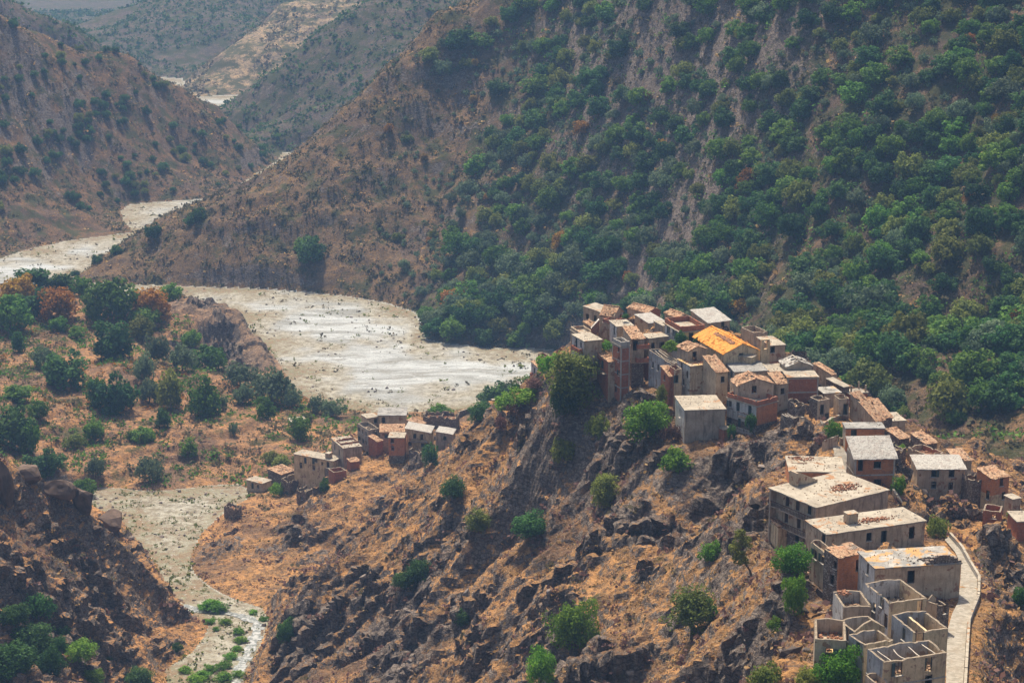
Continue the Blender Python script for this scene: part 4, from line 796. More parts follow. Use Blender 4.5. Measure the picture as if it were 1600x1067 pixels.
def build_house(H):
    kw = H['kw']; W_, D_, h = H['W'], H['D'], H['h']; zb0 = H['n'][2] - h; t = 0.28 if min(W_, D_) > 2.4 else .2
    root = bpy.data.objects.new(H['name'], None); COL.objects.link(root); root.empty_display_size = 1
    root.location = (H['n'][0], H['n'][1], zb0); root.rotation_euler = (0, 0, H['th'])
    tag(root, H['label'], {'church': 'church', 'tower_house': 'tower house', 'ruined_house': 'ruin', 'hut': 'hut', 'field_hut': 'hut', 'outbuilding': 'outbuilding', 'terrace_row': 'house'}.get(H['name'], 'house'), 'houses of the abandoned village')
    c, s = math.cos(H['th']), math.sin(H['th'])
    roof = H['roof']; par = kw.get('parapet'); hw = h - (par[0] + .2 if par else 0); pit = kw.get('pitch', .3); ridge = kw.get('ridge', 'L')
    # faces: A front right (y=0), B front left (x=0), C back (y=D), E right end (x=W)
    rag = 0.0
    fA = fB = fC = fE = lambda q: hw
    cuts = dict(A=(), B=(), C=(), E=())
    if roof == 'mono': fB = fE = lambda q: hw + pit * q; fC = lambda q: hw + pit * D_
    if roof == 'gable' and ridge == 'L': fA = fC = lambda q: hw + pit * (W_ / 2 - abs(q - W_ / 2)); cuts['A'] = cuts['C'] = (W_ / 2,)
    if roof == 'gable' and ridge == 'R': fB = fE = lambda q: hw + pit * (D_ / 2 - abs(q - D_ / 2)); cuts['B'] = cuts['E'] = (D_ / 2,)
    if roof == 'open':
        st_ = 'stone' in H['A']; rag = .38 if st_ else .13; ph = rng.uniform(0, 6); wa = .3 if st_ else .0
        g = kw.get('gabA', 0)
        fA = lambda q: h - wa * (.5 + .5 * math.sin(q * .9 + ph)) + (g * (1 - abs(q / W_ * 2 - 1)) if g else 0)
        fB = lambda q: h - wa * (.5 + .5 * math.sin(q * 1.1 + ph + 2)); fC = lambda q: h + .25 * (1 - abs(q / W_ * 2 - 1)) ; fE = lambda q: h - wa * 2 * (.5 + .5 * math.sin(q * .8 + ph + 4))
    faces = dict(A=((0, 0), (1, 0), (0, 1), W_, fA), B=((0, D_ - t), (0, -1), (1, 0), D_ - 2 * t, None), C=((W_, D_), (-1, 0), (0, -1), W_, None), E=((W_, t), (0, 1), (-1, 0), D_ - 2 * t, None))
    topf = dict(A=fA, B=lambda q: fB(D_ - t - q), C=lambda q: fC(W_ - q), E=lambda q: fE(t + q))
    cutf = dict(A=cuts['A'], B=[D_ - t - x for x in cuts['B']], C=cuts['C'], E=[x - t for x in cuts['E']])
    def pix_ops(lst, face):
        out = []
        if isinstance(lst, str):
            nc, nrow = map(int, lst.split('x')); Ln = faces[face][3]
            for i in range(nc):
                for k in range(nrow):
                    sc = Ln * (i + .5 + rng.uniform(-.1, .1)) / nc; zc = hw - 1.55 - 2.8 * k
                    if zc > .7 and Ln / nc > 1.2: out.append((sc - .42, sc + .42, zc - .62, zc + .62, 'window'))
            return out
        for o in lst:
            d = ray(o[0], o[1]); org = faces[face][0]
            # sight line meets the wall plane
            ndl = (0, -1) if face == 'A' else (-1, 0); nw = (ndl[0] * c - ndl[1] * s, ndl[0] * s + ndl[1] * c)
            tt = (nw[0] * H['n'][0] + nw[1] * H['n'][1]) / (nw[0] * d[0] + nw[1] * d[1]); p = d * tt; p[2] += CAMZ
            dx, dy = p[0] - H['n'][0], p[1] - H['n'][1]; lx, ly = dx * c + dy * s, -dx * s + dy * c
            sc = lx if face == 'A' else D_ - t - ly; zc = p[2] - zb0; Ln = faces[face][3]; wm = min(o[2], Ln * .45); hm = o[3]
            sc = min(max(sc, wm / 2 + .15), Ln - wm / 2 - .15); zc = min(max(zc, hm / 2 - 2.5), hw - hm / 2 - .15)
            if any(abs(sc - (q[0] + q[1]) / 2) < (wm + q[1] - q[0]) / 2 + .1 and abs(zc - (q[2] + q[3]) / 2) < (hm + q[3] - q[2]) / 2 + .1 for q in out): continue
            out.append((sc - wm / 2, sc + wm / 2, zc - hm / 2, zc + hm / 2, o[4] if len(o) > 4 else ('door' if hm > 1.85 else 'window')))
        return out
    ops = dict(A=pix_ops(H['opA'], 'A'), B=pix_ops(H['opB'], 'B'), C=[], E=[])
    low = kw.get('lower'); mats = [H['A'], H['B'], low[1] if low else H['A'], 'wall_top']
    mb = MB()
    for f in 'ABCE':
        org, sd_, nd_, Ln, _ = faces[f]
        if Ln < .3: continue
        panel(mb, org, sd_, nd_, Ln, topf[f], -5.0, ops[f], t, 1 if f in 'BC' else 0, (low[0], 2) if low else None, rag, cutf[f], 3)
    mb.build('wall', mats, root)
    for f in 'AB':
        for o in ops[f]: add_window(root, faces[f][0], faces[f][1], faces[f][2], o, o[4])
    # floors inside
    fl = kw.get('floor', 0.9 if roof == 'open' else None)
    zt = hw - fl if fl is not None else hw - 2.8
    k = 0
    while zt > -1 and k < 4:
        mb = MB(); mb.box(t + .005, W_ - t - .005, t + .005, D_ - t - .005, zt - .16, zt, 0, 0); mb.build('floor', 'rubble_floor' if (k == 0 and roof == 'open') else 'concrete', root)
        if k == 0 and roof == 'open': rubble(root, int(4 * W_ * D_), t + .1, W_ - t - .1, t + .1, D_ - t - .1, zt, rng.choice(['brick_rubble', 'loose_rock', 'old_debris']), 1.4)
        zt -= 2.8; k += 1
    ov = kw.get('overhang', 0.18); rm = kw.get('rm'); ovB = kw.get('overB', ov)
    if roof == 'flat':
        rm = rm or 'roof_concrete'; mb = MB(); x0, x1, y0, y1 = -ovB, W_ + ov, -ov, D_ + ov; nx, ny = max(2, int((x1 - x0) / 1.2)), max(2, int((y1 - y0) / 1.2))
        g = [[(x0 + (x1 - x0) * i / nx + rng.uniform(-.06, .06), y0 + (y1 - y0) * j / ny + rng.uniform(-.06, .06), rng.uniform(-.03, .03)) for i in range(nx + 1)] for j in range(ny + 1)]
        zr = hw + .2
        for j in range(ny):
            for i in range(nx):
                q = [g[j][i], g[j][i + 1], g[j + 1][i + 1], g[j + 1][i]]
                mb.quad(*[(a, b, zr + z) for a, b, z in q]); mb.quad(*[(a, b, hw + .003) for a, b, z in q[::-1]])
        edge = [g[0][i] for i in range(nx + 1)] + [g[j][nx] for j in range(1, ny + 1)] + [g[ny][i] for i in range(nx - 1, -1, -1)] + [g[j][0] for j in range(ny - 1, 0, -1)]
        for a, b in zip(edge, edge[1:] + edge[:1]): mb.quad((a[0], a[1], hw + .003), (b[0], b[1], hw + .003), (b[0], b[1], zr + b[2]), (a[0], a[1], zr + a[2]))
        mb.build('roof', rm, root)
        rubble(root, int(W_ * D_ * .8), 0.2, W_ - .2, 0.2, D_ - .2, zr, rng.choice(['concrete', 'plaster', 'old_debris']), .5, name='debris')
        if par:
            for f in 'ABCE':
                org, sd_, nd_, Ln, _ = faces[f]; tp = .2
                if f in 'BE': org = (org[0], D_ - tp if f == 'B' else tp); Ln = D_ - 2 * tp
                mb = MB(); panel(mb, org, sd_, nd_, Ln, lambda q: h, hw + .17, [], tp, 0, None, .06); mb.build('parapet', par[1], root)
        if kw.get('jag'):
            mb = MB()
            for q in np.linspace(0, 1, 9): mb.box(W_ * (.62 + .36 * q) - .35, W_ * (.62 + .36 * q) + .35, .05, .5, hw + .15, hw + .5 + .9 * math.sin(q * 3.1) + rng.uniform(-.1, .15), 0, .06)
            mb.build('broken_wall', 'stone_masonry', root)
    elif roof == 'mono':
        rm = rm or 'old_tile'; y0, y1 = -ov - .1, D_ + .1
        roof_sheet('roof', root, (-ov, y0, hw + pit * y0 + .16), (W_ + ov, y0, hw + pit * y0 + .16), (-ov, y1, hw + pit * y1 + .16), (W_ + ov, y1, hw + pit * y1 + .16), rm, kw.get('holes', .02 if rm == 'old_tile' else 0), .05 if rm == 'old_tile' else .025, debris=rm == 'old_tile')
        if kw.get('holes', 0) > .05:
            for k in range(max(3, int(W_ / .9))):
                x = W_ * (k + .5) / max(3, int(W_ / .9)); mb = MB(); mb.bar((x, 0, hw - .02), (x, D_, hw + pit * D_ - .02), .11, .14); mb.build('rafter', 'pale_timber', root)
    elif roof == 'gable':
        rm = rm or 'old_tile'; ho = kw.get('holes', .02); half = (W_ if ridge == 'L' else D_) / 2; e = ov + .1; zr = hw + pit * half + .16; ze = hw - pit * e + .16
        if ridge == 'L':
            roof_sheet('roof_slope', root, (-e, D_ + ov, ze), (-e, -ov, ze), (half, D_ + ov, zr), (half, -ov, zr), rm, ho)
            roof_sheet('roof_slope', root, (W_ + e, -ov, ze), (W_ + e, D_ + ov, ze), (half, -ov, zr), (half, D_ + ov, zr), rm, ho * .4)
            mb = MB(); mb.bar((half, -ov, zr + .02), (half, D_ + ov, zr + .02), .3, .14); mb.build('ridge_tiles', rm if rm != 'grey_sheet' else 'roof_concrete', root)
        nrf = max(4, int(D_ / 1.0))
        if ho > .05 or kw.get('rafters'):
            for k in range(nrf):
                y = D_ * (k + .5) / nrf
                for sx in (0, 1):
                    mb = MB(); mb.bar((0 if not sx else W_, y, hw + .0), (half, y, zr - .16), .11, .14); mb.build('rafter', 'pale_timber', root)
        if H['name'] == 'church':
            # band of missing tiles under the ridge: battens, and dark bars for shaded gaps
            mb = MB()
            for k in range(34):
                y = D_ * (.12 + .62 * k / 34) + rng.uniform(-.1, .1); a = rng.uniform(.62, .70); b = a + rng.uniform(.08, .2)
                mb.bar((half * a, y, hw + pit * half * a + .24), (half * b, y, hw + pit * half * b + .24), .2, .06)
            o = mb.build('exposed_battens', 'brick_rubble', root); o['kind'] = 'stuff'
            mb = MB()
            for k in range(40):
                y = D_ * (.1 + .66 * k / 40) + rng.uniform(-.12, .12); a = rng.uniform(.6, .72); b = a + rng.uniform(.08, .2)
                mb.bar((half * a, y, hw + pit * half * a + .22), (half * b, y, hw + pit * half * b + .22), .17, .04)
            o = mb.build('dark_gap_bars', 'timber', root); o['kind'] = 'stuff'  # dark bars laid over whole tiles, standing in for the shade inside gaps
            mb = MB()   # bell gable standing at the right front corner
            x0 = W_ - .3
            for a, b, z0, z1 in ((x0, x0 + .55, hw - 4, hw + 2.3), (x0 + 1.35, x0 + 1.9, hw - 4, hw + 2.3)): mb.box(a, b, -1.25, -.7, z0, z1, 0, .02)
            mb.box(x0 + .56, x0 + 1.34, -1.23, -.72, hw - 4, hw + .6, 0, 0); mb.box(x0 + .05, x0 + 1.85, -1.22, -.73, hw + 2.31, hw + 2.6, 0, .02)
            mb.build('bell_gable', 'cream_plaster', root)
    if kw.get('rafters') and roof == 'mono':
        for k in range(5):
            x = W_ * (.66 + .07 * k); mb = MB(); mb.bar((x, D_ * .3, hw + .35), (x, D_ * 1.0, hw + .38), .09, .09); mb.build('rafter', 'pale_timber', root)
    if kw.get('beams'):
        for k in range(kw['beams']):
            x = W_ * (k + .6) / (kw['beams'] + .2); mb = MB(); n = 5; sg = rng.uniform(.05, .3)
            p = [(x + .08 * math.sin(k * 2 + q), D_ * (.04 + .92 * q / n), h - .25 - sg * math.sin(math.pi * q / n) ) for q in range(n + 1)]
            for a, b in zip(p, p[1:]): mb.bar(a, b, .13, .13)
            mb.build('roof_beam', 'pale_timber', root)
    if kw.get('cross'):
        mb = MB()
        if kw.get('crossaxis') == 'B': panel(mb, (t, D_ * kw['cross']), (1, 0), (0, 1), W_ - 2 * t, lambda q: h - .4, hw - 2.5, [], .3, 0, None, .2)
        else: panel(mb, (W_ * kw['cross'], t), (0, 1), (-1, 0), D_ - 2 * t, lambda q: h - .3, hw - 2.8, [], .3, 0, None, .2)
        mb.build('cross_wall', H['A'], root)
    if kw.get('bands'):
        z = hw - .3; k = 0
        while z > -1:
            mb = MB(); mb.box(-.03, W_ + .03, -.03, .1, z, z + .26); mb.box(-.03, .1, .1, D_ + .03, z, z + .26); mb.box(W_ - .1, W_ + .03, .1, D_ + .03, z, z + .26); mb.build('ring_beam', 'concrete', root); z -= kw['bands']
        for x, y in ((0, 0), (W_, 0), (0, D_)):
            mb = MB(); mb.box(x - .06 - (.12 if x else 0), x + (.06 if x else .18), y - .06 - (.12 if y else 0), y + (.06 if y else .18), -4, hw - .01); mb.build('pillar', 'concrete', root)
    for z in kw.get('cornice', ()):
        mb = MB(); mb.box(-.09, W_ + .09, -.09, -.002, z, z + .13, 0, .01); mb.box(-.09, -.002, .0, D_ + .05, z, z + .13, 0, .01); mb.build('cornice', 'concrete', root)
    # balconies
    def balcony(face, s0, s1, z, dep, style):
        mb = MB()
        def bx(a0, a1, d0, d1, z0, z1):
            if face == 'A': mb.box(a0, a1, -d1, -d0, z0, z1, 0, .01)
            else: mb.box(-d1, -d0, a0, a1, z0, z1, 0, .01)
        bx(s0, s1, 0, dep, z - .16, z); bal = mb.build('balcony', 'grey_render', root)
        mb = MB()
        if style == 'brick':
            bx(s0, s1, dep - .14, dep - .01, z + .002, z + .95); bx(s0, s0 + .13, 0.01, dep - .15, z + .002, z + .95); bx(s1 - .13, s1, 0.01, dep - .15, z + .002, z + .95); mb.build('balcony_parapet', 'brick', bal)
        else:
            bx(s0, s1, dep - .09, dep - .02, z + .85, z + .93)
            nb = max(4, int((s1 - s0) / (.35 if style == 'rail' else .3)))
            for k in range(nb + 1):
                a = s0 + (s1 - s0 - .06) * k / nb; w_ = .05 if style == 'rail' else .14
                bx(a, a + w_, dep - .08, dep - .03, z + .002, z + .85)
            mb.build('railing' if style == 'rail' else 'balustrade', 'rusty_metal' if style == 'rail' else 'whitewash', bal)
    if kw.get('balB') == 1: balcony('B', D_ * .1, D_ * .75, hw - 2.7, .9, 'rail' if rng.random() < .5 else 'brick')
    if kw.get('balB') == 2: balcony('B', D_ * .03, D_ * .62, 1.0, 1.0, 'white'); balcony('B', D_ * .1, D_ * .55, hw - 2.6, .9, 'rail')
    if kw.get('balB') == 3:
        for z in (hw - 2.75, hw - 5.6): balcony('B', .9, D_ - .1, z, 1.15, 'rail')
        for y0, y1 in ((.0, .5), (D_ - .35, D_)):
            mb = MB(); mb.box(-1.2, -.01, y0, y1, -4, hw - .003, 0, .01); mb.build('pier', 'grey_render', root)
    if kw.get('balA') == 2: balcony('A', W_ * .35, W_ + .9, hw - 2.0, 1.0, 'brick'); balcony('A', W_ * .3, W_ + .8, hw - 4.9, 1.1, 'brick')
    if kw.get('chimney'):
        cx, cyy = W_ * kw['chimney'][0], D_ * kw['chimney'][1]; mb = MB(); mb.box(cx - .9, cx + .8, cyy - .7, cyy + .7, hw + .19, hw + 1.7, 0, .03); mb.box(cx - 1.0, cx + .9, cyy - .8, cyy + .8, hw + 1.701, hw + 1.82, 1, .02); mb.build('chimney', ['plaster', 'roof_concrete'], root)
    if kw.get('rods'):
        for x, y, l in ((.3, .3, 1.6), (W_ - .3, .3, 1.4), (W_ - .3, D_ - .3, 1.5), (.3, D_ - .3, 1.3)):
            mb = MB(); mb.box(x - .13, x + .13, y - .13, y + .13, hw + .19, hw + .19 + l, 0, .02); mb.build('post', 'plaster', root)
        for z in (.8, 1.1, 1.35): mb = MB(); mb.bar((.3, .3, hw + z), (W_ - .3, .3, hw + z), .04); mb.build('wire', 'rusty_metal', root)
    if kw.get('rubble'):
        ha = kw.get('rubble_at'); rubble(root, kw['rubble'], .2, W_ - .2, .2, D_ - .2, hw + .2, kw.get('rubble_mat', 'loose_rock'), name='rubble_heap', heap=(W_ * ha[0], D_ * ha[1]) if ha else None)
    return root
for H in HOUSES: build_house(H)

# ------------------------------------------------------------------ road, walls, steps, stream
def ribbon(pts_l, pts_r, dz, mb, thick=0.0):
    for a, b, c_, d in zip(pts_l, pts_r, pts_r[1:], pts_l[1:]):
        mb.quad(*[(p[0], p[1], p[2] + dz) for p in (a, b, c_, d)])
def densify(pts, n=6):
    out = []
    for a, b in zip(pts, pts[1:]): out += [a + (b - a) * k / n for k in range(n)]
    return out + [pts[-1]]
mb = MB(); rl, rr = densify(RLW), densify(RRW)
for q in range(4):
    L_ = [a + (b - a) * q / 4 for a, b in zip(rl, rr)]; R_ = [a + (b - a) * (q + 1) / 4 for a, b in zip(rl, rr)]
    ribbon(L_, R_, 0.03, mb)
tag(mb.build('road', 'road_setts'), 'pale stone paved road curving round the right side of the near houses', kind='structure')
def freewall(name, label, pts, hgt, t=.35, mat='plaster', cap='concrete', cat='wall', sink=2.0, group=None, rag=.05):
    """wall following ground points (list of 3-vectors at its foot)"""
    root = bpy.data.objects.new(name, None); COL.objects.link(root); root.location = tuple(pts[0]); tag(root, label, cat, group)
    o = np.array(pts[0]); body = MB(); top = MB()
    for a, b in zip(pts, pts[1:]):
        a = np.array(a) - o; b = np.array(b) - o; d = b - a; ln = math.hypot(d[0], d[1]); nx, ny = -d[1] / ln * t / 2, d[0] / ln * t / 2
        h0 = hgt + rng.uniform(-rag, rag); h1 = hgt + rng.uniform(-rag, rag)
        q = [(a[0] + nx, a[1] + ny), (a[0] - nx, a[1] - ny), (b[0] - nx, b[1] - ny), (b[0] + nx, b[1] + ny)]; zt_ = [a[2] + h0, a[2] + h0, b[2] + h1, b[2] + h1]; zl = [a[2] - sink] * 2 + [b[2] - sink] * 2
        B_ = [(x, y, z) for (x, y), z in zip(q, zl)]; T_ = [(x, y, z) for (x, y), z in zip(q, zt_)]
        body.quad(B_[1], B_[2], T_[2], T_[1]); body.quad(B_[3], B_[0], T_[0], T_[3]); body.quad(B_[0], B_[1], T_[1], T_[0]); body.quad(B_[2], B_[3], T_[3], T_[2]); body.quad(*T_)
        if cap:
            cc = 1.25; C0 = [(x * 1 + (nx * (cc - 1) if k in (0, 3) else -nx * (cc - 1)), y + (ny * (cc - 1) if k in (0, 3) else -ny * (cc - 1))) for k, (x, y) in enumerate(q)]
            lo = [(x, y, z + .004) for (x, y), z in zip(C0, zt_)]; hi = [(x, y, z + .1) for (x, y), z in zip(C0, zt_)]
            top.quad(*hi); top.quad(lo[1], lo[2], hi[2], hi[1]); top.quad(lo[3], lo[0], hi[0], hi[3]); top.quad(lo[0], lo[1], hi[1], hi[0]); top.quad(lo[2], lo[3], hi[3], hi[2])
    body.build('wall_body', mat, root)
    if cap: top.build('coping', cap, root)
    return root
freewall('road_parapet', 'pale low parapet wall along the outer edge of the curving road', [p + np.array([.25, 0, 0]) for p in rr], .55, .3, 'concrete', 'roof_concrete', sink=4)
kl = [p - np.array([.1, 0, 0]) for p in densify(RLW[1:5], 3)]
def gw(pix, Y=None): # wall foot points on the ground below sight lines
    out = []
    for a, b in pix:
        p = hit(a, b); out.append(p)
    return out
FW = [('garden_wall', 'pale topped wall beside the path below the corner brick house', [(1246,660),(1258,666),(1271,673)], 1.0, 'plaster'),
      ('garden_wall', 'long pale wall bending above the bright green bush on the ridge', [(1286,672),(1300,662),(1322,656),(1344,652)], 1.0, 'plaster'),
      ('garden_wall', 'curved pale wall dropping toward the low brick house roof', [(1282,668),(1290,682),(1300,692),(1309,700)], 1.2, 'plaster'),
      ('garden_wall', 'short pale wall at the upper end of the paved strip', [(1311,697),(1320,704),(1329,712)], 1.3, 'plaster'),
      ('garden_wall', 'gently curved ruined gable wall above the low brick house', [(1285,709),(1296,703),(1309,698)], 2.0, 'plaster'),
      ('garden_wall', 'ragged dark wall in front of the red brick box', [(1231,618),(1245,622),(1262,626),(1277,630)], 2.0, 'stone_masonry'),
      ('garden_wall', 'concrete wall running down the slope right of the long single storey house', [(1395,775),(1404,787),(1412,797)], .9, 'plaster'),
      ('retaining_wall', 'stone retaining wall with pale coping below the cream terrace row', [(474,745),(488,746),(502,747),(517,749)], 2.9, 'stone_masonry'),
      ('retaining_wall', 'dark wall behind the right end of the lower village', [(716,652),(732,647),(750,641)], 1.9, 'stone_masonry'),
      ('garden_wall', 'low wall at the right edge beside the small white roofed shed', [(1568,804),(1580,806),(1594,808)], 1.2, 'plaster')]
for nm, lb, px, hg, mt in FW:
    pts = gw(px)
    q = [pts[0]]
    for p in pts[1:]:
        if np.hypot(*(p - q[-1])[:2]) < 14: q.append(p)
    if len(q) > 1: freewall(nm, lb, densify([np.array(p) for p in q], 4), hg, .35, mt, 'roof_concrete', rag=.12)
# paved strip between the upper houses
pl = [hit(a, b) for a, b in ((1300,742),(1302,728),(1303,712),(1300,700))]; pr_ = [hit(a, b) for a, b in ((1332,744),(1332,728),(1328,716),(1314,703))]
mb = MB(); pl, pr_ = densify([np.array(p) for p in pl], 4), densify([np.array(p) for p in pr_], 4)
for q in range(5):
    L_ = [a + (b - a) * q / 5 for a, b in zip(pl, pr_)]; R_ = [a + (b - a) * (q + 1) / 5 for a, b in zip(pl, pr_)]
    for A_ in (L_, R_):
        for p in A_: p[2] = ground(p[0], p[1])
    ribbon(L_, R_, 0.3, mb)
tag(mb.build('lane', 'road_setts'), 'short pale paved lane between the low brick house and the framed brick house', kind='structure')
# staircase with pale treads at the crown
a, b = atY(923.5, 513, 401), atY(936, 499, 401); root = bpy.data.objects.new('outdoor_staircase', None); COL.objects.link(root); root.location = tuple(a)
tag(root, 'steep outdoor staircase with pale treads beside the rendered terrace block', 'staircase'); d = b - a
for k in range(10):
    mb = MB(); x, y, z = d * k / 10; mb.box(x, x + d[0] / 10 + .02, y - .55, y + .55, z - 2.5, z + d[2] / 10 - .061, 0); mb.box(x - .04, x + d[0] / 10 + .02, y - .58, y + .58, z + d[2] / 10 - .06, z + d[2] / 10, 1); mb.build('step', ['brick', 'whitewash'], root)
# slanting stair head on the three storey roof
H3 = next(H for H in HOUSES if 'three storey' in H['label']); p0, p1 = atZ(1246, 759, H3['n'][2] + .2), atZ(1288, 750, H3['n'][2] + .2)
root = bpy.data.objects.new('stair_head', None); COL.objects.link(root); root.location = tuple(p0); root.rotation_euler = (0, 0, math.atan2(p1[1] - p0[1], p1[0] - p0[0]))
tag(root, 'wedge shaped concrete stair head on the largest pale flat roof', 'stair head')
mb = MB(); mb.quad((0, 0, 0), (4.2, 0, 0), (4.2, 0, .25), (0, 0, 2.4)); mb.quad((4.2, .3, 0), (0, .3, 0), (0, .3, 2.4), (4.2, .3, .25)); mb.quad((0, 0, 2.4), (4.2, 0, .25), (4.2, .3, .25), (0, .3, 2.4)); mb.quad((0, .3, 0), (0, 0, 0), (0, 0, 2.4), (0, .3, 2.4)); mb.quad((4.2, 0, 0), (4.2, .3, 0), (4.2, .3, .25), (4.2, 0, .25)); mb.build('wedge_wall', 'plaster', root)
mb = MB(); mb.box(-.3, -.01, -.3, 1.8, 0, 2.2, 0, .02); mb.build('side_wall', 'plaster', root)
# brook
st = [np.array(atZ(a, b, 3)) for a, b in ((284,956),(310,962),(345,964),(380,970),(404,984),(400,1004),(388,1030),(374,1060),(366,1100))]
st = densify(st, 4); mb = MB()
for p, q in zip(st, st[1:]):
    d = q - p; ln = math.hypot(d[0], d[1]); nv = np.array([-d[1], d[0], 0]) / ln; w_ = 1.3 + .5 * math.sin(p[1])
    for k in range(3):
        a0, a1 = -w_ + 2 * w_ * k / 3, -w_ + 2 * w_ * (k + 1) / 3
        v_ = [p + nv * a0, p + nv * a1, q + nv * a1, q + nv * a0]; mb.quad(*[(x[0], x[1], max(ground(p[0], p[1]), ground(x[0], x[1])) + .1) for x in v_])
tag(mb.build('stream', 'stream_water'), 'shallow stream winding through the stony bed below the cliff', kind='structure')
# ------------------------------------------------------------------ vegetation
def leaf_cloud(centers, radii, per, size, seed, up=0.35, droop=0.0):
    """many small leaf faces spread over clumps; returns verts, faces, per-vertex tone"""
    g = np.random.default_rng(seed); vs, tone = [], []
    for c, r in zip(centers, radii):
        n = max(4, int(per * g.uniform(.7, 1.3))); d = g.normal(size=(n, 3)); d[:, 2] = d[:, 2] * .85 + up * .6; d /= np.linalg.norm(d, axis=1)[:, None]
        p = c + d * (r * g.uniform(.55, 1.08, n))[:, None]; nn = d + g.normal(size=(n, 3)) * .55; nn /= np.linalg.norm(nn, axis=1)[:, None]
        a = np.cross(nn, g.normal(size=(n, 3))); a /= np.linalg.norm(a, axis=1)[:, None]; b = np.cross(nn, a); s = (size * g.uniform(.6, 1.35, n))[:, None]
        vs.append(np.stack([p - a * s - b * s * .6, p + a * s - b * s * .6, p + a * s * .8 + b * s * .7, p - a * s * .8 + b * s * .7], 1).reshape(-1, 3))
        tone.append(np.repeat(np.clip(g.normal(.45, .28, n) + g.normal(0, .16), 0, 1), 4))
    v = np.concatenate(vs); return v, np.arange(len(v)).reshape(-1, 4), np.concatenate(tone)
def crown_mesh(name, mat, nclump, per, size, seed, shape='round', hz=.5):
    g = np.random.default_rng(seed); cs, rs = [], []
    for k in range(nclump):
        z_ = 1 - 1.62 * (k + .5) / nclump; a_ = k * 2.39996 + seed; q_ = math.sqrt(max(0, 1 - z_ * z_)); d = np.array([q_ * math.cos(a_), q_ * math.sin(a_), z_]) + g.normal(size=3) * .13
        r = g.uniform(.5, .74) if g.random() > .18 else g.uniform(.1, .4)
        if shape == 'tall': d = d * np.array([.7, .7, 1.15])
        if shape == 'flat': d = d * np.array([1.1, 1.1, .7])
        lump = 1 + .2 * math.sin(2 * a_ + seed) + .14 * math.sin(3 * a_ + 4 * z_ + seed)
        cs.append(d * r * lump); rs.append(g.uniform(.2, .36))
    cs = np.array(cs); cs[:, 2] *= hz * 2; v, f, t = leaf_cloud(cs, rs, per, size, seed)
    v[:, 2] -= v[:, 2].min(); v /= (np.percentile(np.abs(v[:, :2]), 97)); v[:, 2] /= v[:, 2].max()
    return np_mesh(name, v, f, mat, False, dict(leaf=('FLOAT', t)))
def tube_mesh(name, chains, mat='bark', sides=6):
    mb = MB()
    for pts, rads in chains:
        rings = []
        for k, (p, r) in enumerate(zip(pts, rads)):
            p = Vector(p); d = (Vector(pts[min(k + 1, len(pts) - 1)]) - Vector(pts[max(k - 1, 0)])).normalized(); x = d.cross(Vector((.3, 1, .1))).normalized(); y = d.cross(x); i0 = len(mb.v)
            for q in range(sides): a = 6.2832 * q / sides; mb.v.append(tuple(p + (x * math.cos(a) + y * math.sin(a)) * r))
            rings.append(i0)
        for a, b in zip(rings, rings[1:]):
            for q in range(sides): mb.f.append((a + q, a + (q + 1) % sides, b + (q + 1) % sides, b + q)); mb.m.append(0)
    me = bpy.data.meshes.new(name); me.from_pydata(mb.v, [], mb.f); me.materials.append(MATS[mat]); me.polygons.foreach_set('use_smooth', [True] * len(mb.f)); return me
def trunk_mesh(seed):
    g = random.Random(seed); ch = [([(0, 0, -.12), (g.uniform(-.03, .03), 0, .15), (g.uniform(-.06, .06), g.uniform(-.06, .06), .38), (g.uniform(-.1, .1), g.uniform(-.1, .1), .62)], [.062, .05, .04, .022])]
    for k in range(4):
        a = k * 1.57 + g.uniform(-.4, .4); r = g.uniform(.3, .5); ch.append(([(0, 0, .28), (math.cos(a) * r * .5, math.sin(a) * r * .5, .45), (math.cos(a) * r, math.sin(a) * r, g.uniform(.6, .75))], [.035, .024, .01]))
    return tube_mesh('trunk', ch)
KINDS = {}
def kind(k, name, mat, nv, nclump, per, size, shape='round', hz=.5, base=.03):
    KINDS[k] = dict(name=name, base=base, crowns=[crown_mesh('crown', mat, nclump, per, size, hash(k) % 97 + 13 * i + len(k) * 7, shape, hz) for i in range(nv)], trunks=[trunk_mesh(31 * i + len(k)) for i in range(2)])
import zlib
def _h(k): return zlib.crc32(k.encode()) % 97
hash = _h
kind('oak', 'oak_tree', 'leaf_oak', 4, 30, 80, .058, base=-.08); kind('olive', 'olive_tree', 'leaf_olive', 3, 28, 80, .05, 'flat', .45, .0)
kind('green', 'broadleaf_tree', 'leaf_green', 3, 30, 80, .056, base=-.08); kind('yellow', 'scrub_tree', 'leaf_yellowish', 3, 28, 80, .056, base=-.08)
kind('autumn', 'autumn_tree', 'leaf_autumn', 2, 28, 80, .056, base=-.08)
kind('oakn', 'oak_tree', 'leaf_oak', 3, 60, 105, .036); kind('oliven', 'olive_tree', 'leaf_olive', 2, 52, 95, .034, 'flat', .45, .08)
kind('greenn', 'broadleaf_tree', 'leaf_bright', 3, 60, 105, .036, 'round', .5, .03); kind('yellown', 'scrub_tree', 'leaf_yellowish', 3, 54, 95, .036, 'tall', .6)
kind('bush', 'bush', 'leaf_bright', 3, 26, 80, .052, 'round', .4, .0); kind('dbush', 'bush', 'leaf_oak', 3, 26, 80, .052, 'round', .4, .0); kind('ybush', 'bush', 'leaf_yellowish', 3, 26, 80, .05, 'round', .4, .0)
kind('purple', 'dead_bush', 'leaf_purple', 2, 26, 60, .045, 'flat', .35, .0)
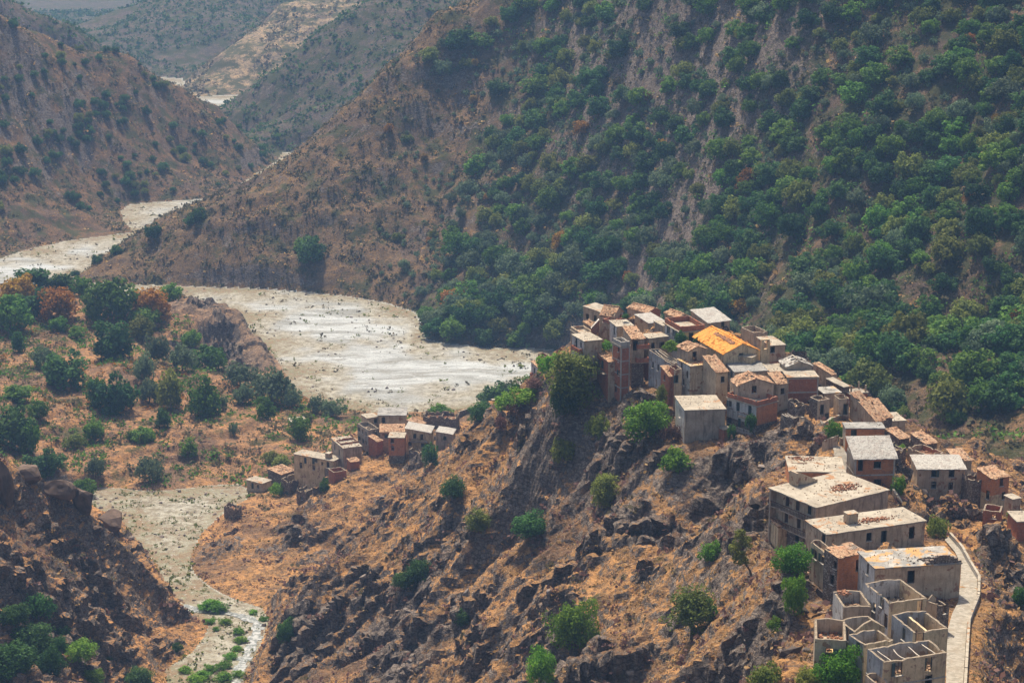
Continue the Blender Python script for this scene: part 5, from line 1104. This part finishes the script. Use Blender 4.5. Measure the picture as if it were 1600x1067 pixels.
def plant(k, pos, wd, ht, label, group=None, parts=True, lean=0.0, cat='tree'):
    K = KINDS[k]; i = rng.randrange(len(K['crowns'])); rz = rng.uniform(0, 6.283); b = K['base']
    if not parts:
        o = link(K['name'], K['crowns'][i]); o.location = (pos[0], pos[1], pos[2] - .12 * ht); o.scale = (wd / 2, wd / 2, ht * 1.12); o.rotation_euler = (0, 0, rz)
        return tag(o, label, cat, group)
    r = bpy.data.objects.new(K['name'], None); COL.objects.link(r); r.location = tuple(pos); r.rotation_euler = (lean, 0, rz); tag(r, label, cat, group)
    c_ = link('crown', K['crowns'][i], r); c_.location = (0, 0, b * ht); c_.scale = (wd / 2, wd / 2, ht * (1 - b))
    t_ = link('trunk', K['trunks'][i % 2], r); t_.scale = (wd * .62, wd * .62, ht); return r
def px_size(p, w): dep = p[1] * CP + (CAMZ - p[2]) * SP; return w * dep / F
def T(k, px, py, wpx, hpx, label, parts=True, cat=None, group=None, sink=0.0):
    p = hit(px, py); p[2] -= sink; plant(k, p, px_size(p, wpx), px_size(p, hpx) / .95, label, group, parts, cat=cat or ('bush' if 'bush' in k or k == 'purple' else 'tree'))
# the ridge and the village
T('yellown', 893, 652, 62, 104, 'large olive green tree leaning on the cliff left of the brick tower'); T('oakn', 882, 658, 44, 66, 'dark green lower tree at the foot of the large olive green tree')
T('greenn', 1010, 701, 64, 68, 'bright green tree on the slope below the tall blue grey wall'); T('greenn', 1086, 621, 42, 40, 'light green tree between the white wall and the box house roof')
T('bush', 1055, 736, 44, 40, 'green bush below the blank grey box house', False); T('yellown', 944, 796, 40, 58, 'thin yellow green tree in the middle of the crags'); T('ybush', 880, 722, 40, 34, 'olive brown bush on the slope under the large olive tree', False)
T('ybush', 936, 684, 34, 40, 'pale olive shrub between the cliff tree and the bright green tree', False)
T('oakn', 708, 782, 38, 38, 'round green tree near the crest of the spur'); T('oakn', 827, 840, 52, 42, 'dark broad bushy tree in the middle of the slope'); T('yellown', 747, 840, 34, 44, 'olive brown tree left of the dark broad bushy tree')
T('oakn', 656, 912, 40, 40, 'dark green tree pair, upper right one on the left slope'); T('oakn', 632, 926, 30, 32, 'dark green tree pair, lower left one on the left slope')
T('greenn', 898, 1022, 64, 92, 'tall bright green tree standing against the dark rock at bottom centre'); T('dbush', 722, 980, 24, 26, 'small dark bush left of the tall bright green tree', False)
T('greenn', 845, 1082, 42, 66, 'green tree cut by the bottom edge in the centre'); T('bush', 1110, 882, 32, 34, 'bright bush left of the leaning pine', False)
T('yellown', 1080, 998, 60, 92, 'big brownish green tree on the dry slope'); T('bush', 1108, 975, 24, 44, 'fig like bush right of the big brownish green tree', False)
T('greenn', 1238, 906, 50, 58, 'yellow green tree below the three storey block'); T('greenn', 1240, 966, 32, 70, 'slim green tree in the gully left of the stone house'); T('bush', 1212, 986, 26, 24, 'small yellow green bush in the gully', False)
T('greenn', 1308, 1078, 64, 70, 'dense bright green tree in front of the low roofless house'); T('ybush', 1195, 1082, 50, 42, 'olive bush at the bottom edge left of the dense green tree', False); T('ybush', 1260, 1082, 42, 38, 'olive bush touching the dense bright green tree', False)
T('oakn', 448, 1010, 26, 46, 'dark tree on the rock edge above the stream'); T('dbush', 672, 731, 26, 38, 'green bush below the grey row house of the lower village', False)
T('bush', 432, 775, 20, 22, 'round green bush between the lone box house and the stone house', False); T('dbush', 508, 768, 16, 24, 'small dark bush at the retaining wall', False)
T('oakn', 752, 662, 40, 34, 'round green tree beside the dark wall of the lower village'); T('bush', 790, 645, 34, 26, 'green bush right of the round tree on the spur', False); T('bush', 820, 632, 44, 24, 'long bright bush on the crest of the spur', False); T('bush', 860, 590, 38, 36, 'bright fig bush beside the narrow balcony house', False)
T('bush', 688, 646, 32, 16, 'flat green bush behind the dark roofless stone house', False); T('dbush', 805, 612, 16, 14, 'little green bush at the double gabled shed', False)
T('purple', 838, 610, 36, 20, 'dead purple bush on the crest above the double gabled shed', False); T('purple', 808, 650, 34, 20, 'dead purple bush below the long bright bush', False); T('purple', 783, 678, 20, 24, 'dark purple bush left of the rocky crest', False)
T('purple', 1052, 690, 30, 30, 'dead reddish bush beside the blank box house', False); T('purple', 1283, 700, 24, 14, 'dead reddish bush behind the curved pale wall', False); T('purple', 880, 580, 26, 18, 'dead purple bush left of the village crown', False)
def V(k, px, py, Y, w, h, label): p = atY(px, py, Y); plant(k, p, px_size(p, w), px_size(p, h), label, None, False, cat='bush')
V('bush', 1049, 548, 383, 26, 19, 'vivid green bush growing inside the roofless ruin by the yellow house'); V('dbush', 1064, 537, 388, 18, 22, 'dark climbing bush on the corner of the yellow house'); V('dbush', 1088, 537, 384, 12, 11, 'small green bush beside the church eave')
V('bush', 948, 546, 394, 20, 16, 'green bush between the flat roofs and the brick tower'); V('dbush', 977, 497, 402, 12, 8, 'tuft of green behind the terrace parapet'); V('ybush', 1033, 632, 371, 16, 36, 'tall creeper hanging on the blue grey wall')
V('dbush', 1172, 670, 351, 20, 26, 'dark ivy hanging from the balcony of the corner brick house'); V('dbush', 1143, 685, 352, 14, 24, 'ivy at the left foot of the corner brick house')
T('bush', 1305, 688, 32, 30, 'bright green bush inside the bending pale wall', False); T('bush', 1405, 714, 20, 20, 'green bush right of the framed brick house', False); T('bush', 1404, 772, 20, 30, 'green bush at the corner of the framed brick house', False)
T('ybush', 1464, 838, 34, 34, 'olive green bush on the dry right slope', False); T('bush', 1586, 812, 22, 14, 'light green leaves beside the small white roofed shed', False); T('dbush', 1592, 950, 24, 36, 'dark bush at the right edge beyond the road', False)
T('ybush', 1345, 660, 20, 12, 'yellow green weeds on the slope roof house', False); T('dbush', 1060, 720, 20, 16, 'small green bush under the green bush at the box house', False)
# leaning pine
p = hit(1176, 903); r = bpy.data.objects.new('pine_tree', None); COL.objects.link(r); r.location = tuple(p); tag(r, 'slender pine with bent trunk leaning left out of the dry slope', 'tree'); u_ = px_size(p, 1)
link('trunk', tube_mesh('trunk', [([(0, 0, -.5), (-5 * u_, 0, 10 * u_), (-13 * u_, 0, 22 * u_), (-17 * u_, 0, 40 * u_), (-20 * u_, 0, 66 * u_)], [2.2 * u_, 1.7 * u_, 1.4 * u_, 1 * u_, .4 * u_])]), r)
g_ = np.random.default_rng(3); cs, rs = [], []
for k in range(30):
    z = g_.uniform(24, 74); w_ = 20 * (1 - ((z - 40) / 42) ** 2); a = g_.uniform(0, 6.28); q = g_.uniform(.2, 1) * w_; cs.append((-19 + math.cos(a) * q, math.sin(a) * q, z)); rs.append(g_.uniform(4, 8))
v, f, t = leaf_cloud(np.array(cs) * u_, np.array(rs) * u_, 75, 1.25 * u_, 5); link('crown', np_mesh('crown', v, f, 'leaf_yellowish', False, dict(leaf=('FLOAT', t))), r)
# left cliff foot
for k, (px, py, w_, h_, kk, lb) in enumerate([(18, 1068, 70, 66, 'oakn', 'large dark green tree in the bottom left corner'), (50, 1036, 66, 62, 'oakn', 'wide dark tree above the bottom left corner'), (80, 1058, 40, 50, 'oakn', 'dark tree right of the wide bottom left trees'),
        (26, 998, 40, 40, 'oakn', 'smaller dark tree topmost of the bottom left clump'), (62, 975, 44, 44, 'dbush', 'half bare bush above the bottom left clump'), (127, 1036, 42, 40, 'greenn', 'round green tree at the foot of the left cliff'),
        (147, 1066, 36, 24, 'greenn', 'low green tree at the bottom edge under the cliff'), (218, 1072, 42, 32, 'oakn', 'dark tree at the bottom edge beside the stony bed'), (98, 996, 22, 18, 'dbush', 'small bush right of the half bare bush'),
        (92, 1026, 26, 30, 'oakn', 'narrow tree between the two big cliff foot trees'), (277, 1020, 16, 16, 'dbush', 'little bush where the cliff meets the stony bed'), (170, 1036, 14, 14, 'dbush', 'tiny bush on the lower cliff')]):
    T(kk, px, py, w_, h_, lb, kk.endswith('n'))
for k, (px, py, w_) in enumerate([(328, 975, 16), (330, 952, 34), (346, 956, 22), (318, 950, 16), (352, 976, 20), (372, 990, 18), (376, 1004, 20), (370, 1016, 16), (360, 1030, 20), (350, 1044, 22), (330, 1050, 22), (316, 1060, 26), (350, 1062, 26), (372, 1056, 18), (290, 1050, 20), (412, 970, 14), (338, 986, 12), (306, 1066, 26), (396, 960, 14)]):
    T('bush', px, py, w_, w_ * .5, 'low bright green clump of water plants beside the stream', False, group='green clumps along the stream')
# terraces
TERR = [(28,478,60,40,'autumn','rust orange tree crown at the far left above the terraces'),(60,492,46,40,'oak','dark green tree in front of the rust orange tree'),(92,498,52,46,'autumn','orange brown tree right of the dark green tree'),(18,515,60,50,'green','dark tree at the left edge below the rust orange tree'),
 (50,448,60,26,'oak','dark green tree top against the left white riverbed'),(98,456,44,26,'oak','dark tree crown behind the orange brown tree'),(130,462,30,26,'green','small dark tree left of the big terrace oak'),(173,500,74,58,'green','biggest green oak at the far edge of the terraces'),
 (233,500,56,46,'autumn','yellow orange tree beside the crumbling river cliff'),(266,470,36,24,'green','green tree on top of the crumbling river cliff'),(180,562,56,54,'oak','very dark round tree in the middle of the terraces'),(222,528,44,30,'yellow','yellow green tree right of the very dark round tree'),
 (226,508,46,26,'green','bright green bushy tree below the yellow orange tree'),(248,568,36,42,'olive','grey olive tree near the foot of the river cliff'),(285,580,36,40,'olive','pale olive tree right of the grey olive tree'),(326,580,52,36,'green','spreading green tree under the river cliff'),
 (100,606,58,50,'oak','round dark tree on the left terraces'),(70,574,38,30,'olive','grey green tree above the round dark tree'),(30,550,18,30,'oak','slim dark tree at the far left'),(90,518,26,20,'green','small green tree below the orange brown tree'),
 (226,600,34,46,'olive','tall grey olive tree in the middle of the terraces'),(268,638,44,56,'yellow','tall yellow green tree in the lower terraces'),(320,648,48,58,'green','dark green tree pair on the lower terraces'),(180,645,58,60,'oak','dark clump of trees left on the lower terraces'),
 (152,634,30,40,'green','green tree at the left side of the dark clump'),(234,630,32,36,'olive','olive tree between the dark clump and the tall yellow green tree'),(376,606,50,34,'olive','first of the olive trees along the riverbank'),(426,632,62,52,'olive','largest olive tree on the riverbank'),
 (380,632,32,30,'olive','small olive tree in front of the riverbank olives'),(416,652,28,30,'green','bright green tree in front of the largest olive'),(456,636,30,28,'olive','olive tree right of the largest riverbank olive'),(496,646,30,26,'olive','left tree of the riverbank group above the lower village'),
 (520,652,34,26,'olive','right tree of the riverbank group above the lower village'),(469,688,34,34,'green','round green tree below the field hut'),(225,690,32,20,'green','low bright tree on the bare terraces'),(296,712,26,26,'green','small green tree on the lowest terrace'),
 (366,682,14,20,'olive','slim grey tree above the lowest terrace'),(20,700,60,60,'oak','large blue green tree at the left edge above the cliff'),(45,705,36,46,'green','dark tree right of the large blue green tree'),(146,690,32,30,'green','green tree on the left lower terrace'),
 (116,700,30,20,'yellow','low olive tree left of the green terrace tree'),(27,624,42,22,'green','low spreading green tree at the far left'),(255,668,22,26,'oak','small dark tree under the tall yellow green tree'),(348,642,14,22,'olive','thin tree left of the small riverbank olive'),
 (72,742,50,40,'oak','blue green tree on the bank behind the cliff'),(130,776,36,26,'green','light green tree at the edge of the gravel bed'),(150,746,30,30,'olive','grey tree above the gravel bed'),(234,752,42,36,'olive','half bare grey green tree at the gravel bed'),
 (120,530,24,20,'green','small green tree on the orange bracken'),(300,540,30,22,'green','green shrub tree at the cliff foot'),(205,690,16,14,'green','tiny green tree on the red terrace'),(60,652,30,24,'green','dark tree on the middle left terrace'),(480,660,20,14,'yellow','low yellow tree by the field hut'),(440,730,30,16,'yellow','yellow green thicket beside the cream terrace row'),(424,722,26,16,'yellow','yellow green thicket left of the cream terrace row')]
for a in TERR: T(a[4], a[0], a[1], a[2] * 1.02, a[3] * 1.12, a[5])
for a in [(240,372,26,24,'oak','dark tree where the spur meets the river'),(152,412,16,14,'oak','little dark tree on the tip of the spur'),(182,398,18,14,'oak','dark tree above the tip of the spur'),(118,434,16,12,'oak','lowest small tree at the river end of the spur'),(486,410,40,42,'oak','dark green tree in the fold of the brown spur'),(470,392,22,22,'green','green tree above the dark tree in the spur fold'),(310,345,22,20,'oak','dark tree low on the crest of the spur'),(297,352,16,14,'oak','small tree beside the dark crest tree')]: T(a[4], a[0], a[1], a[2], a[3], a[5])
# wooded hillside: trees stand as thickly as they do there
placed = []; HILL = []
def tree_ok(x, y, r):
    for a, b, q in placed:
        if (a - x) ** 2 + (b - y) ** 2 < (r + q) ** 2 * .32: return False
    return True
wr_ = random.Random(21); tries = 0; counts = dict(oak=0, olive=0, green=0, yellow=0, autumn=0)
while tries < 60000 and len(HILL) < 1500:
    tries += 1; x, y = wr_.uniform(-60, 235), wr_.uniform(440, 930)
    if sample(W['wood'], x, y) + sample(W['spur'], x, y) < .5 or sample(SB, x, y) < 2: continue
    z = ground(x, y); px, py = proj(x, y, z)
    if not (-20 < px < 1640 and -30 < py < 760): continue
    edge_ = 760 - (py - 200) * .32 if py > 130 else 600 + (130 - py) * .9
    dens = 1.1 if px > edge_ + 40 else .1 if px < edge_ - 60 else .45
    if px > 1230 and 430 < py: dens *= .5
    if 480 < py and px < 860 and py > 470 + (px - 640) * .35: dens *= .8
    dens *= .38 + 1.1 * float(sstep(-.22, .22, noise2(np.array([x / 38.]), np.array([y / 38.]), 3.1))[0])
    if wr_.random() > dens: continue
    r_ = (1.6 + 3.3 * wr_.random() ** 1.4) * (1.0 + .25 * float(sstep(330, 470, py))); r_ = max(1.6, r_ if px > edge_ else r_ * .55)
    if not tree_ok(x, y, r_): continue
    placed.append((x, y, r_)); u = wr_.random(); low = px < 1150 and py > 250
    kk = 'autumn' if u < .015 else 'green' if u < .26 else 'yellow' if u < .44 else 'olive' if u < (.70 if low else .58) else 'oak'
    HILL.append((x, y, z, r_, kk, px, py))
HILL.sort(key=lambda q: -q[3] / q[1])
CN = dict(oak='dark green oak', olive='grey green olive tree', green='fresh green tree', yellow='yellow green tree', autumn='rust brown tree')
def zone(px, py):
    v_ = 'topmost' if py < 70 else 'very high' if py < 140 else 'high' if py < 215 else 'above the middle' if py < 290 else 'below the middle' if py < 370 else 'low' if py < 460 else 'lowest'
    h_ = 'above the riverbed edge' if px < 740 else 'left of the village' if px < 880 else 'over the brick tower' if px < 980 else 'over the village crown' if px < 1080 else 'over the church roof' if px < 1190 else 'right of the church' if px < 1290 else 'over the framed house' if px < 1410 else 'near the right edge' if px < 1510 else 'at the right edge'
    return v_ + ' on the wooded hillside ' + h_
REST = []
for x, y, z, r_, kk, px, py in HILL:
    if counts[kk] >= (240 if kk == 'oak' else 225): REST.append((x, y, z, r_)); continue
    counts[kk] += 1; sz = 'large ' if r_ > 3.4 else 'small ' if r_ < 2.1 else ''
    plant(kk, (x, y, z), r_ * 2.1, r_ * wr_.uniform(1.55, 2.1), sz + CN[kk] + ' ' + zone(px, py), CN[kk] + 's of the wooded hillside')
# dark bushes on the brown hill left of the river bend
cnt = 0
for _ in range(4000):
    if cnt >= 130: break
    px, py = wr_.uniform(-10, 440), wr_.uniform(40, 330)
    if wr_.random() > .45 + .4 * math.sin(px * .03 + py * .05): continue
    p = hit(px, py)
    if sample(W['lhill'], p[0], p[1]) < .6 or sample(SB, p[0], p[1]) < 2 or not tree_ok(p[0], p[1], 2.6): continue
    r_ = wr_.uniform(1.3, 3.3); placed.append((p[0], p[1], r_)); cnt += 1
    plant(wr_.choice(['dbush', 'dbush', 'dbush', 'dbush', 'ybush']), p, r_ * 2, r_ * 1.7, ('big' if r_ > 2.4 else 'small') + ' dark bush ' + ('high' if py < 140 else 'midway' if py < 240 else 'low') + ' on the brown hill, ' + ('left part' if px < 130 else 'middle part' if px < 270 else 'right part near the river'), 'bushes dotted over the brown hill', False, cat='bush')

# ------------------------------------------------------------------ ground cover nobody could count
def scatter(n, test, y0, y1, ang=16.5, power=1.0):
    a = nr.uniform(R(-ang), R(ang), n); r = np.sqrt(nr.uniform(y0 ** 2, y1 ** 2, n)) if power == 1 else nr.uniform(y0, y1, n)
    x, y = r * np.sin(a), r * np.cos(a); k = test(x, y); x, y = x[k], y[k]; return x, y, sample(Z, x, y)
def tufts(name, label, x, y, z, smin, smax, mat, flat=.75, nl=9):
    n = len(x); g = nr; s = g.uniform(smin, smax, n) * (0.6 + .8 * g.random(n) ** 2)
    c = np.stack([x, y, z], -1)[:, None] + g.normal(size=(n, nl, 3)) * (s[:, None, None] * np.array([.42, .42, .28 * flat])) + np.array([0, 0, .25]) * s[:, None, None] * flat
    nn = g.normal(size=(n, nl, 3)) + np.array([0, 0, .6]); nn /= np.linalg.norm(nn, axis=2)[..., None]; a = np.cross(nn, g.normal(size=(n, nl, 3))); a /= np.linalg.norm(a, axis=2)[..., None]; b = np.cross(nn, a); h = (s[:, None] * g.uniform(.22, .42, (n, nl)) * min(1, (8 / nl) ** .6))[..., None]
    v = np.stack([c - a * h, c + b * h * .8, c + a * h * .9, c - b * h * .7], 2).reshape(-1, 3); t = np.repeat(np.clip(g.normal(.45, .3, n * nl), 0, 1), 4)
    o = link(name, np_mesh(name, v, np.arange(len(v)).reshape(-1, 4), mat, False, dict(leaf=('FLOAT', t)))); tag(o, label, kind='stuff')
def rid(x, y, k): return sample(W['ridge'], x, y) + sample(W['cliff'], x, y) + sample(W['bank'], x, y) if k == 0 else sample(W[k], x, y)
okb = lambda x, y: (sample(SB, x, y) > .5) & (sample(HD, x, y) > .8) & (sample(SRD, x, y) > 1)
fb = lambda x, y, wl, s: noise2(x / wl, y / wl, s)
if REST:
    q_ = np.array(REST); vs_, ts_ = [], []
    for k in range(len(q_)):
        v, f, t = leaf_cloud(np.array([(0, 0, .5), (.45, 0, .4), (-.4, .3, .45), (0, -.45, .4), (.1, .4, .75)]) , [.5, .42, .42, .42, .4], 26, .12, k); vs_.append(v * q_[k, 3] + q_[k, :3]); ts_.append(t)
    v = np.concatenate(vs_); tag(link('small_trees', np_mesh('small_trees', v, np.arange(len(v)).reshape(-1, 4), 'leaf_olive', False, dict(leaf=('FLOAT', np.concatenate(ts_))))), 'the smallest trees merging into one cover on the wooded hillside', kind='stuff')
x, y, z = scatter(42000, lambda x, y: okb(x, y) & (rid(x, y, 0) > .55) & (fb(x, y, 9, 1.2) > -.12), 195, 560, power=0); tufts('dry_grass', 'straw coloured dry grass tufts over the ridge and the cliff', x, y, z, .35, 1.0, 'leaf_straw', .6, 7)
x, y, z = scatter(16000, lambda x, y: okb(x, y) & (rid(x, y, 0) > .55) & (fb(x, y, 12, 2.2) > -.05), 195, 560, power=0); tufts('dead_scrub', 'purplish dead scrub spread over the ridge slopes', x, y, z, .6, 1.7, 'leaf_purple', .8, 9)
x, y, z = scatter(5000, lambda x, y: okb(x, y) & (rid(x, y, 0) > .55) & (fb(x, y, 15, 5.2) > .1), 195, 560, power=0); tufts('green_scrub', 'small olive green shrubs between the rocks of the ridge', x, y, z, .6, 1.6, 'leaf_scrub', .9, 10)
x, y, z = scatter(30000, lambda x, y: okb(x, y) & (rid(x, y, 'spur') + rid(x, y, 'wood') > .5) & (fb(x, y, 26, 4.2) > -.3), 430, 1000); tufts('hill_scrub', 'brown green scrub covering the spur and the wooded hillside floor', x, y, z, 1.0, 2.6, 'leaf_scrub', .8, 8)
x, y, z = scatter(16000, lambda x, y: okb(x, y) & (rid(x, y, 'spur') + rid(x, y, 'wood') > .5) & (fb(x, y, 20, 6.2) > 0), 430, 1000); tufts('hill_grass', 'dry grass patches on the spur', x, y, z, .8, 2.0, 'leaf_straw', .5, 6)
x, y, z = scatter(26000, lambda x, y: okb(x, y) & (rid(x, y, 'lhill') > .5) & (fb(x, y, 30, 4.9) > -.35), 880, 1250, 18); tufts('distant_scrub', 'dark scrub over the brown hill left of the river bend', x, y, z, 1.0, 2.6, 'leaf_scrub', .8, 7)
x, y, z = scatter(12000, lambda x, y: okb(x, y) & (rid(x, y, 'lhill') > .5) & (fb(x, y, 22, 1.9) > 0), 880, 1250, 18); tufts('distant_dry_grass', 'dry grass over the brown hill left of the river bend', x, y, z, .8, 2.0, 'leaf_straw', .5, 5)
x, y, z = scatter(60000, lambda x, y: (sample(SB, x, y) > 4) & (rid(x, y, 'far') > .5) & (fb(x, y, 70, 7.9) > -.45) & (np.abs(proj(x, y, 0 * x)[0] - 330) < 420), 1150, 2300, 18); tufts('far_wood', 'far woods covering the hazy hills like a dark fleece', x, y, z, 1.8, 4.2, 'leaf_oak', .9, 7)
x, y, z = scatter(9000, lambda x, y: (sample(SB, x, y) > 4) & (rid(x, y, 'lit') > .5) & (fb(x, y, 40, 6.9) > -.1), 1450, 1750, 18); tufts('slope_scrub', 'scattered scrub on the pale far slope', x, y, z, 2.0, 5, 'leaf_scrub', .9, 7)
x, y, z = scatter(7000, lambda x, y: okb(x, y) & (rid(x, y, 'wood') > .5) & (fb(x, y, 24, 9.2) > -.1), 430, 950); tufts('undergrowth', 'green undergrowth between the trees of the wooded hillside', x, y, z, 1.2, 3.0, 'leaf_green', .9, 22)
x, y, z = scatter(16000, lambda x, y: okb(x, y) & (rid(x, y, 'terrace') > .5) & (fb(x, y, 16, 3.9) > -.1), 540, 780); tufts('terrace_scrub', 'low green and brown scrub on the terraces', x, y, z, .8, 2.0, 'leaf_scrub', .8, 9)
x, y, z = scatter(9000, lambda x, y: okb(x, y) & (rid(x, y, 'terrace') > .5) & (fb(x, y, 22, 8.1) > .08), 620, 780); tufts('bracken', 'orange and yellow bracken on the upper terraces', x, y, z, .8, 1.9, 'leaf_autumn', .6, 7)
x, y, z = scatter(13000, lambda x, y: okb(x, y) & (rid(x, y, 'terrace') > .5) & (fb(x, y, 18, 5.1) > -.05), 540, 780); tufts('terrace_bushes', 'fresh green and yellow low growth between the terrace trees', x, y, z, 1.0, 2.4, 'leaf_bright', .8, 16)
x, y, z = scatter(6000, lambda x, y: (sample(SR, x, y) < -.5) & (sample(SR, x, y) > -26) & (fb(x, y, 20, 7.7) > 0), 500, 1100, power=0); tufts('riverbank_scrub', 'dark scrub on the stony margins of the riverbed', x, y, z, .5, 1.6, 'leaf_scrub', .9, 8)
x, y, z = scatter(5000, lambda x, y: (sample(SR, x, y) < -.5) & (sample(SR, x, y) > -34) & (fb(x, y, 24, 2.7) > -.05), 500, 1100, power=0); tufts('riverbed_scrub', 'little green tufts dotted over the gravel margins', x, y, z, .5, 1.7, 'leaf_yellowish', .9, 8)
x, y, z = scatter(14000, lambda x, y: (sample(STB, x, y) < .8) & (fb(x, y, 9, 2.4) > -.08), 380, 600, power=0); tufts('gravel_bed_scrub', 'yellow green weeds on the stony side bed', x, y, z, .4, 1.3, 'leaf_yellowish', .8, 8)
def rocks(name, label, x, y, z, smin, smax, mat):
    n = len(x); g = nr; ph = (1 + 5 ** .5) / 2; ico = np.array([(-1, ph, 0), (1, ph, 0), (-1, -ph, 0), (1, -ph, 0), (0, -1, ph), (0, 1, ph), (0, -1, -ph), (0, 1, -ph), (ph, 0, -1), (ph, 0, 1), (-ph, 0, -1), (-ph, 0, 1)]) / 1.9
    fc = np.array([(0, 11, 5), (0, 5, 1), (0, 1, 7), (0, 7, 10), (0, 10, 11), (1, 5, 9), (5, 11, 4), (11, 10, 2), (10, 7, 6), (7, 1, 8), (3, 9, 4), (3, 4, 2), (3, 2, 6), (3, 6, 8), (3, 8, 9), (4, 9, 5), (2, 4, 11), (6, 2, 10), (8, 6, 7), (9, 8, 1)])
    s = smin + (smax - smin) * g.random(n) ** 3; v = ico[None] * g.uniform(.55, 1.25, (n, 12, 1)); v = v * np.stack([g.uniform(.7, 1.4, n), g.uniform(.6, 1.1, n), g.uniform(.45, 1.0, n)], -1)[:, None]; a = g.uniform(0, 6.28, n); ca_, sa_ = np.cos(a)[:, None], np.sin(a)[:, None]
    v = np.stack([v[..., 0] * ca_ - v[..., 1] * sa_, v[..., 0] * sa_ + v[..., 1] * ca_, v[..., 2]], -1) * s[:, None, None] + np.stack([x, y, z + .12 * s], -1)[:, None]
    o = link(name, np_mesh(name, v.reshape(-1, 3), (fc[None] + (np.arange(n) * 12)[:, None, None]).reshape(-1, 3), mat)); tag(o, label, kind='stuff')
x, y, z = scatter(8000, lambda x, y: okb(x, y) & (rid(x, y, 0) > .55) & (sample(OUTC, x, y) > .35), 195, 560, power=0); rocks('loose_stones', 'weathered stones lying over the crags', x, y, z, .15, 1.1, 'loose_rock')
x, y, z = scatter(4000, lambda x, y: okb(x, y) & (rid(x, y, 0) > .55) & (sample(OUTC, x, y) > .5), 195, 560, power=0); rocks('dark_stones', 'dark broken rocks in the crags', x, y, z, .2, 1.5, 'dark_rock')  # darker rock colour, scattered where the outcrop mask is strongest
x, y, z = scatter(14000, lambda x, y: (sample(SB, x, y) < -.3) & ((sample(STB, x, y) < 0) | (sample(SR, x, y) > -30)) & (fb(x, y, 18, 9.7) > -.02), 380, 1000, power=0); rocks('river_stones', 'stones strewn over the gravel', x, y, z, .15, .8, 'loose_rock')
x, y, z = scatter(60000, lambda x, y: (sample(HD, x, y) > .15) & (sample(HD, x, y) < 3.2) & (sample(SRD, x, y) > .5) & (fb(x, y, 6, 3.7) > -.1), 195, 560, power=0); rocks('fallen_masonry', 'fallen masonry and broken brick along the feet of the house walls', x, y, z, .1, .55, 'old_debris')
def boulder(px, py, wpx, hpx, label, seed):
    p = hit(px, py); u = px_size(p, 1); bm_ = bpy.data.meshes.new('boulder'); import bmesh; bm = bmesh.new(); bmesh.ops.create_icosphere(bm, subdivisions=3, radius=1)
    gb = np.random.default_rng(int(seed * 10)); pl_ = gb.normal(size=(15, 3)); pl_ /= np.linalg.norm(pl_, axis=1)[:, None]; dd = gb.uniform(.62, .95, 15)
    for v in bm.verts:
        c = np.array(v.co) * 1.15
        for q_, e_ in zip(pl_, dd):
            k_ = c @ q_ - e_
            if k_ > 0: c = c - q_ * k_
        c = c * (1 + .08 * float(noise3(np.array([c[0] * 4 + seed]), np.array([c[1] * 4]), np.array([c[2] * 4]))[0])); v.co = c
    bm.to_mesh(bm_); bm.free(); bm_.materials.append(MATS['boulder_rock']); o = link('boulder', bm_); o.location = (p[0], p[1], p[2] + hpx * u * .3); o.scale = (wpx * u / 2, wpx * u / 2, hpx * u / 2); o.rotation_euler = (rng.uniform(-.2, .2), rng.uniform(-.2, .2), seed); tag(o, label, 'boulder')
for a in [(130,806,40,52,'tall reddish brown boulder on the crest of the left cliff',1.1),(172,830,46,44,'rounded dark boulder at the right end of the cliff crest',2.3),(92,778,50,40,'dark boulder left of the tall reddish boulder',3.7),(45,752,46,34,'dark boulder high on the cliff crest',4.4),(152,834,20,16,'small pale boulder under the cliff crest boulders',5.9),(8,790,30,90,'dark rock pillar at the left edge of the cliff',6.6)]: boulder(*a)

# ------------------------------------------------------------------ valley haze
mb = MB(); zmin = float(VZ.min()) - 1.0; zmax = max(float(VZ.max()), CAMZ) + 12
mb.box(-2300, 2300, -60, 4900, zmin, zmax); hz = mb.build('haze', []); tag(hz, 'thin blue haze filling the valley', kind='stuff')
m = bpy.data.materials.new('haze_air'); m.use_nodes = True; t_ = m.node_tree; t_.nodes.remove(t_.nodes['Principled BSDF']); pv = t_.nodes.new('ShaderNodeVolumePrincipled')
pv.inputs['Color'].default_value = (.30, .52, .88, 1); pv.inputs['Density'].default_value = 0.00015; pv.inputs['Anisotropy'].default_value = 0.0
t_.links.new(pv.outputs[0], t_.nodes['Material Output'].inputs['Volume']); hz.data.materials.append(m)
